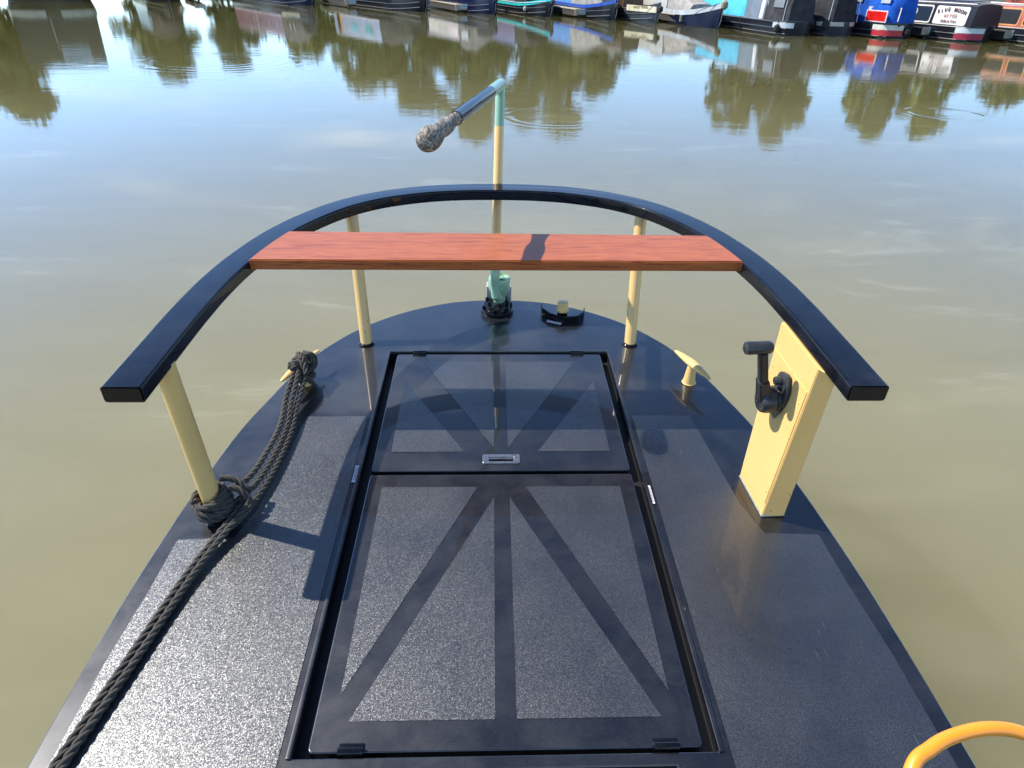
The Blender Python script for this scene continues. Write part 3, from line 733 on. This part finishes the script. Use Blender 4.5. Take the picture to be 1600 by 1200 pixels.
        for (xa, xb, za, zb, fc, pc) in cab.get('panels', ()):
            fr = plate(-xb, -xa, z0+za*h, z0+zb*h, fc, 'panel_frame', cb, .012, cut=.05); t = .05
            plate(-xb+t, -xa-t, z0+za*h+t, z0+zb*h-t, pc, 'panel', cb, .018, cut=.05)
        for (xa, xb, za, zb) in cab.get('windows', ()):
            plate(-xb, -xa, z0+za*h, z0+zb*h, (.5, .5, .5), 'window_frame', cb, .016, cut=.04)
            plate(-xb+.04, -xa-.04, z0+za*h+.04, z0+zb*h-.04, cab.get('glass', (.05, .09, .10)), 'window', cb, .022, rough=.08)
        for (xa, zc, r_, fc, gc) in cab.get('ports', ()):
            z = z0+zc*h; M = axis_matrix((-xa, side(0, z), z), (0, -1, .09))
            bm = bmesh.new(); lathe(bm, [(r_, -.01), (r_, .022), (r_*.8, .026)], M, 20); p = ob('porthole', bm, paint(fc, .25), cb)
            bm = bmesh.new(); lathe(bm, [(r_*.78, .0), (r_*.78, .030)], M, 20); ob('pane', bm, paint(gc, .1), p, False)
        for (za, zb, c) in cab.get('stripes', ()): plate(x0+.03, x1-.03, z0+za*h, z0+zb*h, c, 'coach_line', cb, .008)
        bm = bmesh.new(); tube(bm, [(x0+.1, -yw+tum+.05, z0+h+.06), (x1-.1, -yw+tum+.05, z0+h+.06)], .022, 8); ob('roof_rail', bm, paint(cab.get('rail', (.6, .6, .6)), .4), cb)
        for (xa, xb) in cab.get('solar', ()):
            bm = bmesh.new(); box(bm, (-xb, -yw+.2, z0+h+.12), (-xa, yw-.35, z0+h+.15), .004); 
            k = -xb+.12
            while k < -xa-.05: box(bm, (k, -yw+.21, z0+h+.150), (k+.012, yw-.36, z0+h+.1515), mat=1); k += .14
            ob('solar_panel', bm, [paint((.012, .02, .05), .15), paint((.35, .37, .4), .4)], cb, False)
        root['cabz'] = z0+h
    if cover:
        # fabric cover: stretched wedge over a frame between x=a (near the tip) and b
        for c in (cover if isinstance(cover, list) else [cover]):
            a, b_, h1, h2, col = c['a'], c['b'], c['h1'], c['h2'], c['col']; z0 = hull_h-.005; bm = bmesh.new(); nn = 7; rows = []
            for i in range(nn):
                t = i/(nn-1); x = -a-(b_-a)*t; wv = max(.1, min(hb-.07, hw(x)-.05)); hh = h1+(h2-h1)*t; zb = max(z0, top(x)-.01); sag = .03*math.sin(t*math.pi*3)**2
                rows.append([bm.verts.new((x, y*wv, zb+(hh-sag*(1-abs(y)))*q)) for y, q in ((-1, 0), (-.96, .45), (-.80, .86), (-.4, .98), (0, 1.0), (.4, .98), (.80, .86), (.96, .45), (1, 0))])
            for A, B in zip(rows, rows[1:]):
                for k in range(8): bm.faces.new((A[k], A[k+1], B[k+1], B[k]))
            bm.faces.new(rows[0]); bm.faces.new(rows[-1][::-1]); bmesh.ops.recalc_face_normals(bm, faces=bm.faces[:])
            cv = ob('canvas_cover', bm, simple('canvas', col, .85, .3, 3, bump=.01, spec=.12), root, ang=50)
            for (xa, xb, za, zb, cc) in c.get('panes', ()):
                bm = bmesh.new(); P = [(-xb, za), (-xa, za), (-xa, zb), (-xb, zb)]
                a_ = [bm.verts.new((x, -max(.1, min(hb-.07, hw(x)-.05))-.004+.10*max(0, z-.4), z0+z)) for x, z in P]; bm.faces.new(a_)
                g = bmesh.ops.extrude_face_region(bm, geom=bm.faces[:]); bmesh.ops.translate(bm, verts=[v for v in g['geom'] if isinstance(v, bmesh.types.BMVert)], vec=(0, -.012, 0))
                bmesh.ops.recalc_face_normals(bm, faces=bm.faces[:]); ob('cover_pane', bm, paint(cc, .3), cv, False)
    if kind == 'bow':
        bm = bmesh.new(); tube(bm, [(.02, 0, top(0)+.05), (.01, 0, .3), (-.2, 0, .0)], .022, 8); ob('stem_post', bm, paint((.2, .2, .21), .5), root)
    if fender:
        for (x, z, r_, c) in fender:
            bm = bmesh.new(); y = -hw(x)-r_*.6 if x < -.2 else 0
            lathe(bm, [(r_*.3, -r_*1.3), (r_, -r_*.7), (r_*1.05, 0), (r_, r_*.7), (r_*.3, r_*1.3)], Matrix.Translation((x if x < -.2 else r_*.7, y, z)), 12)
            tube(bm, [(x if x < -.2 else r_*.7, y, z+r_), (x-.03, y*.96, top(x)+.02)], .012, 5)
            ob('fender', bm, simple('fender_fibre', c, .8, .3, 40), root)
    return root
def rail_frame(root, x0, x1, hb, z0, h, col=(.5, .5, .5)):
    bm = bmesh.new()
    for x in (x0, x1): tube(bm, [(x, -hb, z0), (x, -hb+.05, z0+h*.8), (x, 0, z0+h), (x, hb-.05, z0+h*.8), (x, hb, z0)], .016, 6)
    tube(bm, [(x0, -hb+.05, z0+h*.8), (x1, -hb+.05, z0+h*.8)], .014, 6); ob('canopy_frame', bm, paint(col, .4), root)

B1 = far_boat('broad dark barge with cream transom band and one pale window, farthest left', (-28.4, 50.4), -62, 5.0, 13, 'stern', hull=(.02, .018, .016), hull_h=.95, gun=(.62, .55, .42), gun_h=.42, deckcol=(.2, .18, .15),
    cab=dict(x=.35, len=10, h=3.0, col=(.035, .03, .026), roof=(.05, .045, .04), rail=(.4, .4, .42), end=(.035, .03, .026)))
def b1():
    M = Matrix.Translation((-.34, 0, 0))
    bm = bmesh.new(); box(bm, (-.02, -.2, 2.75), (.02, 1.5, 3.6), .01, M=M); f = ob('window_frame', bm, paint((.5, .48, .44), .4), B1)
    bm = bmesh.new(); box(bm, (.018, -.12, 2.83), (.03, 1.42, 3.52), M=M); ob('window', bm, paint((.45, .55, .6), .08), B1, False)
    bm = bmesh.new(); tube(bm, [(-.28, -.3, .95), (-.28, -.3, 2.75)], .03, 6); ob('drainpipe', bm, paint((.5, .45, .36), .5), B1)
b1()
far_boat('black boat with dark grey cover and two pale stripes, second from the left', (-20.8, 50.4), -60, 2.2, 12, 'bow', hull=BLK, hull_h=.62, rise=.3,
    cab=dict(x=4.2, len=7, h=1.3, col=(.04, .038, .032), roof=(.08, .08, .08)), cover=dict(a=1.2, b=4.2, h1=.5, h2=1.9, col=(.035, .032, .026), panes=[(2.6, 2.75, .35, .8, (.6, .6, .58)), (3.3, 3.45, .35, .9, (.6, .6, .58))]), strakes=True)
B3 = far_boat('maroon boat with portholes, cream coach lines and cream name board on its bow', (-11.3, 48.9), -56, 2.1, 14.5, 'bow', hull=NAVY, hull_h=.66, rise=.4, wash=(.05, .14, .3),
    cab=dict(x=3.4, len=10.5, h=1.35, col=(.17, .055, .085), roof=(.22, .33, .42), rail=(.7, .66, .6), stripes=[(.06, .09, (.7, .65, .5)), (.90, .93, (.7, .65, .5))],
      ports=[(4.6, .5, .17, (.6, .5, .25), (.03, .03, .04)), (6.2, .5, .17, (.6, .5, .25), (.03, .03, .04)), (8.0, .5, .17, (.6, .5, .25), (.03, .03, .04)), (9.8, .5, .17, (.6, .5, .25), (.03, .03, .04)), (11.5, .5, .17, (.6, .5, .25), (.03, .03, .04))],
      panels=[(8.7, 8.95, .02, .98, (.75, .7, .5), (.05, .03, .03))]),
    cover=[dict(a=.9, b=3.4, h1=.8, h2=1.75, col=(.10, .10, .095), panes=[(1.7, 1.8, .45, .8, (.6, .6, .6)), (2.1, 2.2, .45, .85, (.6, .6, .6))])], bands=[(-1.0, -2.9, .48, .72, (.72, .65, .42))])
far_boat('pale blue grey boat with two teal windows and an orange edged door', (-3.7, 43.7), -57, 2.1, 13.5, 'bow', hull=BLK, hull_h=.62, rise=.34,
    cab=dict(x=4.4, len=7.4, h=1.2, col=(.30, .35, .43), roof=(.36, .40, .46), rail=(.75, .75, .75), glass=(.08, .36, .38), stripes=[(.02, .06, (.7, .7, .7)), (.93, .96, (.7, .7, .7))],
      windows=[(5.6, 6.7, .32, .80), (8.0, 9.1, .32, .80)], panels=[(10.5, 10.75, .02, .98, (.75, .34, .06), (.7, .30, .05)), (10.8, 11.25, .02, .98, (.02, .02, .02), (.02, .02, .02))]),
    cover=dict(a=1.0, b=4.4, h1=.6, h2=1.45, col=(.05, .05, .052)))
far_boat('black boat with grey cover and white and red cabin, right of the blue grey boat', (.2, 42.3), -66, 1.95, 12, 'bow', hull=NAVY, hull_h=.62, rise=.34,
    cab=dict(x=3.4, len=8, h=.9, col=(.62, .58, .52), roof=(.3, .3, .3), panels=[(3.6, 4.9, .25, .85, (.6, .1, .06), (.75, .72, .68)), (5.2, 7.2, .2, .8, (.75, .7, .6), (.5, .47, .4))]),
    cover=dict(a=1.3, b=3.4, h1=.5, h2=1.5, col=(.16, .16, .155), panes=[(2.1, 2.9, .35, .8, (.55, .55, .55))]), fender=[(-.05, .72, .10, (.03, .03, .03))])
far_boat('black boat with bright turquoise gunwale and a purple grey cabin', (3.2, 40.9), -72, 1.9, 12, 'bow', hull=BLK, hull_h=.58, rise=.34, gun=(.035, .55, .56), gun_h=.17, wash=(.6, .6, .55),
    cab=dict(x=3.6, len=7, h=1.05, col=(.15, .12, .22), roof=(.2, .35, .5), rail=(.25, .4, .6)), cover=dict(a=1.9, b=3.5, h1=.7, h2=1.2, col=(.035, .035, .038)), fender=[(-.05, .70, .11, (.05, .05, .055)), (-1.9, .3, .09, (.5, .5, .48))])
far_boat('black boat with royal blue gunwale under a worn grey tarpaulin', (6.3, 38.6), -76, 1.75, 12, 'bow', hull=BLK, hull_h=.60, rise=.34, gun=(.03, .09, .42), gun_h=.15,
    cab=dict(x=4.6, len=7, h=.9, col=(.12, .3, .62), roof=(.3, .4, .5)), cover=dict(a=1.0, b=4.6, h1=.35, h2=1.25, col=(.28, .27, .25)), fender=[(-.05, .68, .11, (.03, .03, .03))])
B8 = far_boat('slate grey boat with a cream name board on the bow', (8.1, 36.9), -77, 1.35, 11, 'bow', hull=(.045, .055, .07), hull_h=.55, rise=.34, gun=(.05, .06, .075), gun_h=.04,
    cab=dict(x=3.2, len=6, h=.95, col=(.10, .06, .035), roof=(.3, .28, .24), panels=[(3.4, 4.4, .05, .9, (.12, .07, .04), (.07, .045, .03)), (4.6, 5.6, .05, .9, (.12, .07, .04), (.07, .045, .03))]),
    bands=[(-.12, -2.5, .46, .72, (.72, .66, .47))], fender=[(-.05, .62, .12, (.02, .02, .022))])
B9 = far_boat('navy hulled boat with pale grey bow sheer and a rope fender on the stem', (10.35, 34.2), -78, 1.45, 12, 'bow', hull=(.008, .012, .035), hull_h=.60, rise=.42, gun=(.50, .54, .56), gun_h=.20, strakes=False,
    cab=dict(x=4.6, len=7, h=.9, col=(.5, .5, .46), roof=(.5, .5, .48)), cover=dict(a=2.0, b=4.4, h1=.25, h2=.85, col=(.33, .31, .28)), fender=[(-.05, .95, .15, (.30, .26, .19))])
B10 = far_boat('long black boat with sky blue and grey cabin sides and a pale stern block', (12.75, 30.7), -77, 1.6, 15, 'stern', hull=BLK, hull_h=.50, wash=(.1, .1, .11),
    cab=dict(x=1.9, len=11.6, h=.98, col=(.17, .21, .25), roof=(.3, .34, .38), panels=[(3.5, 7.6, .03, .97, (.10, .52, .72), (.10, .52, .72)), (2.05, 2.3, .03, .97, (.75, .75, .75), (.75, .75, .75))]),
    cover=dict(a=.3, b=1.9, h1=1.1, h2=1.1, col=(.05, .05, .055), panes=[(.6, 1.3, .5, .95, (.2, .22, .24))]), bands=[(-.1, -1.0, .28, .47, (.48, .54, .57))], fender=[(-.6, .25, .12, (.02, .02, .02))])
rail_frame(B10, -.5, -1.8, .7, .5, 1.3)
B11 = far_boat('low boat with black hood and worn cream gunwale beside the sky blue boat', (14.6, 30.9), -75, 1.6, 12, 'stern', hull=(.03, .033, .045), hull_h=.48, gun=(.55, .52, .42), gun_h=.15,
    cab=dict(x=3.0, len=8, h=.9, col=(.05, .05, .05), roof=(.12, .12, .13)), cover=dict(a=.25, b=3.0, h1=1.05, h2=1.25, col=(.035, .037, .042)), fender=[(-.35, .42, .14, (.02, .02, .02)), (-1.0, .40, .14, (.02, .02, .02))])
rail_frame(B11, -.3, -1.6, .7, .5, 1.35, (.55, .6, .65))
B12 = far_boat('royal blue canopied boat with a red panel and white over red stern band', (16.7, 30.1), -74, 1.65, 13, 'stern', hull=(.016, .018, .024), hull_h=.52,
    cab=dict(x=3.1, len=9, h=.95, col=(.62, .07, .035), roof=(.3, .3, .3), panels=[(3.3, 4.1, .1, .85, (.75, .62, .40), (.62, .07, .035)), (4.3, 5.2, .1, .85, (.75, .62, .40), (.75, .62, .40))]),
    cover=[dict(a=.1, b=1.65, h1=1.05, h2=1.12, col=(.015, .09, .42), panes=[(.12, 1.5, .10, .58, (.75, .62, .6)), (.5, .95, .72, .95, (.4, .42, .45))]), dict(a=1.66, b=3.1, h1=1.13, h2=1.08, col=(.012, .07, .34), panes=[(2.0, 2.5, .72, .97, (.3, .3, .32))])],
    bands=[(-.0, -.95, .30, .48, (.62, .60, .52)), (-.0, -.95, .09, .295, (.50, .03, .045))], fender=[(-.2, .25, .10, (.02, .02, .02))])
bmx = bmesh.new(); box(bmx, (-1.50, -.825, .56), (-.34, -.79, .98), .004); rp = ob('panel_frame', bmx, paint((.75, .62, .6), .3), B12, False)
bmx = bmesh.new(); box(bmx, (-1.45, -.832, .60), (-.39, -.82, .94), .002); ob('red_panel', bmx, paint((.62, .015, .012), .25), rp, False)
B13 = far_boat('dark boat with solar panels and a large white painted name sign', (19.3, 28.95), -73, 1.65, 14, 'stern', hull=BLK, hull_h=.52, wash=(.35, .34, .3),
    cab=dict(x=.22, len=12, h=.72, col=(.022, .022, .03), roof=(.10, .10, .11), rail=(.75, .73, .68), solar=[(.6, 2.0), (2.1, 3.5), (3.6, 5.1)],
      panels=[(.50, 2.05, .06, .94, (.75, .74, .70), (.75, .74, .70)), (2.2, 3.7, .06, .94, (.74, .73, .69), (.018, .03, .05)), (3.9, 5.4, .06, .94, (.74, .73, .69), (.018, .03, .05))],
      ports=[(3.1, .58, .15, (.55, .66, .66), (.60, .74, .72))]), bands=[(-.0, -.75, .30, .48, (.58, .62, .64)), (-.0, -.75, .08, .295, (.32, .02, .05))])
B14 = far_boat('dusty pink boat with a green panel, orange frames and plants on its roof', (22.0, 27.4), -73, 1.65, 14, 'stern', hull=(.016, .02, .025), hull_h=.52, wash=(.5, .45, .38),
    cab=dict(x=.5, len=12, h=.74, col=(.46, .15, .12), roof=(.45, .40, .40), rail=(.7, .66, .6), panels=[(1.3, 2.1, .08, .90, (.70, .33, .12), (.03, .03, .035)), (2.25, 3.6, .08, .90, (.70, .33, .12), (.03, .03, .035)), (3.75, 4.7, .05, .93, (.70, .40, .18), (.13, .33, .19)), (5.2, 7, .08, .9, (.7, .4, .2), (.03, .03, .04))],
      ports=[(4.25, .5, .13, (.03, .035, .03), (.13, .33, .19))]))
# painted names
def yside(z, beam, h, hull_h): return -(beam/2-.10)+.09*(z-hull_h+.01)/h
def sign_text():
    y = lambda z: yside(z, 1.65, .72, .52)-.046
    text_part('BLUE MOON', .20, -1.275, y(1.07), 1.075, (.14, .06, .07), B13, 'sign_lettering', .86, arc=.62, bold=.006)
    text_part('G S T S D', .16, -1.275, y(.86), .86, (.55, .22, .20), B13, 'sign_lettering', .95, bold=.004)
    text_part('Stoke & Trent', .125, -1.275, y(.67), .675, (.30, .14, .14), B13, 'sign_lettering', 1.05, bold=.003)
    bm = bmesh.new(); me = text_mesh('GAILEY PEARL', .155, .004, bold=.006)
    hbm = .675
    def hwx(x): t = -x/2.6; return hbm*(max(.02, t)**.62) if t < 1 else hbm
    # lettering bent round the bow board
    add_mesh(bm, me, Matrix.Rotation(R(90), 4, 'X'))
    for v in bm.verts:
        x = -1.28+v.co.x*1.25; v.co = Vector((x, -hwx(x)-.018+v.co.y*.5, .59+.10*max(0, 1+x/3.2)+v.co.z))
    ob('name_lettering', bm, paint((.30, .24, .12), .5), B8, False)
    t = B3; bm = bmesh.new()
    for k in range(7):
        x = -1.2-.24*k; hh = lambda q: 1.05*(max(.02, -q/2.6)**.62); box(bm, (x-.05, -hh(x)-.03, .56), (x+.03, -hh(x)-.012, .66), .004)
    ob('name_lettering', bm, paint((.1, .08, .06), .5), B3, False)
sign_text()
def roof_plants(root, x0, x1, z, n=260):
    rg = random.Random(5); bm = bmesh.new(); box(bm, (x0, -.35, z), (x1, .15, z+.14), .01); tr = ob('planter', bm, paint((.30, .07, .05), .6), root, False)
    bm = bmesh.new()
    for i in range(n):
        p = Vector((x0+(x1-x0)*rg.random(), -.45+.7*rg.random(), z+.12+.28*rg.random()**1.5)); n_ = Vector((rg.gauss(0, 1), rg.gauss(0, 1), rg.gauss(0, 1)+.5)).normalized(); a, b = frame_at(n_); q = .03+.04*rg.random()
        f = bm.faces.new([bm.verts.new(p+a*q), bm.verts.new(p+b*q*.6), bm.verts.new(p-a*q), bm.verts.new(p-b*q*.6)]); f.material_index = 1 if rg.random() < .16 else 0
    ob('flowers', bm, [paint((.08, .17, .04), .6), paint((.6, .1, .08), .6)], tr, False)
roof_plants(B14, -1.6, -.7, 1.33); roof_plants(B14, -3.4, -2.3, 1.33)
def chimney(root, x, z):
    bm = bmesh.new(); lathe(bm, [(.07, 0), (.07, .03), (.055, .04), (.055, .30), (.075, .31), (.075, .34), (.06, .35)], Matrix.Translation((x, -.3, z)), 14); ob('chimney', bm, paint((.03, .03, .03), .4), root)
def crate_box(root, x, z, c): bm = bmesh.new(); box(bm, (x-.35, -.25, z), (x+.35, .25, z+.22), .03); ob('roof_box', bm, paint(c, .6), root)
for o_, x_, z_ in ((B3, -6.5, 2.1), (B10, -6.2, 1.55), (B13, -6.4, 1.31), (B12, -5.0, 1.53)): chimney(o_, x_, z_)
crate_box(B3, -9, 2.08, (.2, .3, .15)); crate_box(B9, -6.5, 1.56, (.4, .35, .25)); crate_box(B8, -5, 1.56, (.25, .2, .12)); crate_box(B10, -8.6, 1.55, (.12, .25, .4))
for o_, L_ in ((B10, [(-3.6, -.82, .52), (-3.5, -.86, .2), (-3.42, -.9, -.05)]), (B9, [(-.15, -.1, 1.0), (-.9, -.55, .72), (-1.3, -.80, .42)]), (B8, [(-.2, -.12, .85), (-.1, -.5, .6), (.3, -.9, .42)])):
    bm = bmesh.new(); tube(bm, spline(L_, 6), .014, 6); ob('mooring_line', bm, paint((.06, .05, .05), .8), o_)
# ------------------------------------------------------------------ finger pontoons with number plates
M_PLANK = simple('pale_pontoon_wood', (.42, .36, .27), .75, .3, 9, bump=.004)
M_POST = simple('dark_post', (.05, .045, .04), .8)
M_PLATE = simple('pale_blue_plate', (.45, .58, .66), .4)
def pontoon(tip, head, label):
    r = tag(empty('finger_pontoon', (tip[0], tip[1], WZ), R(head)), label, 'pontoon', 'finger pontoons between the moored boats')
    bm = bmesh.new()
    for k in range(22): box(bm, (-.26*k-.25, -.22, .36), (-.26*k-.012, .22, .40), .004)
    ob('decking', bm, M_PLANK, r, False)
    bm = bmesh.new(); box(bm, (-5.9, -.19, .08), (-.02, .19, .358)); ob('float', bm, M_POST, r, False)
    bm = bmesh.new(); box(bm, (0, -.33, .14), (.05, .33, .42), .006); 
    for zz_ in (.21, .28, .35): box(bm, (.05, -.33, zz_), (.055, .33, zz_+.008))
    ob('end_board', bm, M_PLANK, r, False)
    bm = bmesh.new(); tube(bm, [(-.1, 0, -.6), (-.1, 0, .2)], .07, 10); ob('pile', bm, M_POST, r)
    bm = bmesh.new(); box(bm, (.056, -.02, .22), (.075, .36, .42), .004); p = ob('number_plate', bm, M_PLATE, r, False)
    bm = bmesh.new()
    for y in (.035, .075, .25, .30): box(bm, (.0755, y, .27), (.078, y+.018, .37))
    ob('digits', bm, M_INK, p, False)
    bm = bmesh.new(); lathe(bm, [(.035, 0), (.035, .003)], axis_matrix((.0755, .175, .32), (1, 0, 0)), 14); ob('round_mark', bm, paint((.05, .15, .5), .5), p, False)
for tip, hd, lb in (((-19.6, 52.2), -62, 'pontoon end right of the black boat with two pale stripes'), ((-8.7, 47.6), -62, 'pontoon end left of the pale blue grey boat'), ((-1.75, 43.6), -70, 'pontoon end right of the pale blue grey boat'),
    ((4.7, 40.6), -74, 'pontoon end between the turquoise and royal blue gunwales'), ((9.35, 36.6), -76, 'pontoon end between the slate grey and navy boats'),
    ((15.7, 31.9), -75, 'pontoon end left of the royal blue canopied boat'), ((17.9, 30.6), -76, 'pontoon end left of the white signed boat'), ((20.5, 29.3), -76, 'pontoon end left of the dusty pink boat')):
    pontoon(tip, hd, lb)
# ------------------------------------------------------------------ bank and trees
def bank():
    n = NT('grass_bank'); v = n.noise(.6, 5)
    n.set(col=n.ramp(v, [(.35, (.06, .08, .022)), (.6, (.10, .12, .04)), (.8, (.2, .18, .1))]), rough=.9)
    bm = bmesh.new(); prism(bm, [(-400, 259), (-30, 66.5), (60, 21.5), (400, 20), (400, 500), (-400, 500)], WZ-1, WZ+.4)
    tag(ob('bank', bm, n.m, None, False), kind='structure')
bank()
def foliage_mat(name, a, b):
    n = NT(name); v = n.noise(.55, 3); g = n.t.nodes.new('ShaderNodeObjectInfo')
    n.set(col=n.ramp(v, [(.35, a), (.65, b)]), rough=.65, spec=.2); n.b.inputs['Subsurface Weight'].default_value = 0
    return n.m
LEAF = [foliage_mat('olive_leaves', (.11, .13, .02), (.23, .25, .045)), foliage_mat('dark_leaves', (.085, .10, .02), (.18, .20, .04)), foliage_mat('willow_leaves', (.10, .11, .025), (.2, .2, .06))]
BARK = simple('bark', (.09, .07, .05), .9)
def tree(x, y, h, wd, label, mat=0, leaves=2600, low=.08, open_=.0, seed=0, shape='round'):
    rg = random.Random(seed); z0 = WZ+.38; wd *= 1.18
    r = tag(empty('tree', (x, y, z0)), label, 'tree', 'trees beyond the moored boats')
    bm = bmesh.new(); tube(bm, [(0, 0, -.2), (.05, 0, h*.3), (.1, .05, h*.6), (.12, 0, h*.85)], [h*.024, h*.018, h*.012, h*.004], 8)
    blobs = []
    nb = 64
    for k in range(nb):
        t = rg.random(); zc = h*(low+(1-low)*(.04+.88*t)); env = (math.sin(math.pi*min(1, (t*.86+.12)))**.6 if shape == 'round' else (1-t)**.55)
        a = rg.random()*6.28; q = wd/2*env*math.sqrt(rg.random())*.95; c = Vector((q*math.cos(a), q*math.sin(a), zc)); s = wd*(.065+.10*rg.random())
        blobs.append((c, s)); tube(bm, [(.05, 0, max(h*.15, zc*.55)), c*.6+Vector((0, 0, zc*.28)), c], [h*.009, h*.006, h*.002], 5)
    ob('trunk', bm, BARK, r)
    bm = bmesh.new()
    for i in range(int(leaves*3.6)):
        c, s = blobs[rg.randrange(nb)]
        d = Vector((rg.gauss(0, 1), rg.gauss(0, 1), rg.gauss(0, .9))); d = d.normalized()*s*(rg.random()**.45)*1.15
        p = c+d
        if p.z < .2: continue
        sz = .13+.19*rg.random(); n = Vector((rg.gauss(0, 1), rg.gauss(0, 1), rg.gauss(0, 1)+.4)).normalized(); a, b = frame_at(n); ang = rg.random()*3.14
        u = a*math.cos(ang)+b*math.sin(ang); v = b*math.cos(ang)-a*math.sin(ang)
        bm.faces.new([bm.verts.new(p+u*sz), bm.verts.new(p+v*sz*.6), bm.verts.new(p-u*sz), bm.verts.new(p-v*sz*.6)])
    ob('crown', bm, LEAF[mat], r, False)
for i, a in enumerate([
    (-12.6, 74.5, 8.6, 6.4, 'olive tree at the left end of the middle clump', 0, 3000, .05),
    (-7.2, 76, 11.2, 6.6, 'olive tree second from the left in the middle clump', 1, 3400, .05),
    (-1.9, 75, 13.6, 7.2, 'tallest olive tree in the middle clump, behind the turquoise boat', 0, 3800, .05),
    (3.4, 76.5, 12.2, 6.2, 'olive tree right of the tallest one in the middle clump', 1, 3000, .06),
    (7.6, 74, 12.8, 6.2, 'tall olive tree second from the right in the middle clump', 0, 3300, .06),
    (11.4, 75, 8.6, 4.6, 'olive tree at the right end of the middle clump', 2, 2000, .05),
    (23.9, 71, 12.0, 5.2, 'pale loose tree behind the sky blue boat, left of a pair', 2, 2300, .12),
    (28.0, 69.6, 12.6, 5.0, 'pale loose tree behind the sky blue boat, right of a pair', 2, 2200, .12),
    (35.6, 66, 10.8, 5.2, 'broad tree behind the white signed boat, left of a pair', 1, 2600, .08),
    (39.2, 63.6, 10.4, 5.0, 'broad tree behind the white signed boat, right of a pair', 0, 2400, .08),
    (44.2, 61, 7.2, 4.6, 'low tree at the far right beyond the pink boat', 1, 1500, .05),
    (48.6, 58, 6.6, 5, 'loose low tree at the very right edge of the far bank', 2, 1500, .05),
    (-34.4, 54.0, 7.6, 5.2, 'broad olive tree behind the barge at the far left', 0, 2800, .04),
    (-39.5, 56.0, 7.8, 6.0, 'olive tree at the very left edge of the far bank', 1, 2600, .04),
    (-30.0, 69.5, 6.6, 6.2, 'bushy tree between the barge and the maroon boat', 0, 2600, .04),
    (-24.2, 71.5, 6.2, 4.6, 'thin pale tree behind the maroon boat', 2, 1100, .06),
    (-17.9, 73.5, 5.6, 5.2, 'low green tree behind the pale blue grey boat', 0, 2000, .03)]):
    tree(*a, seed=i+3)
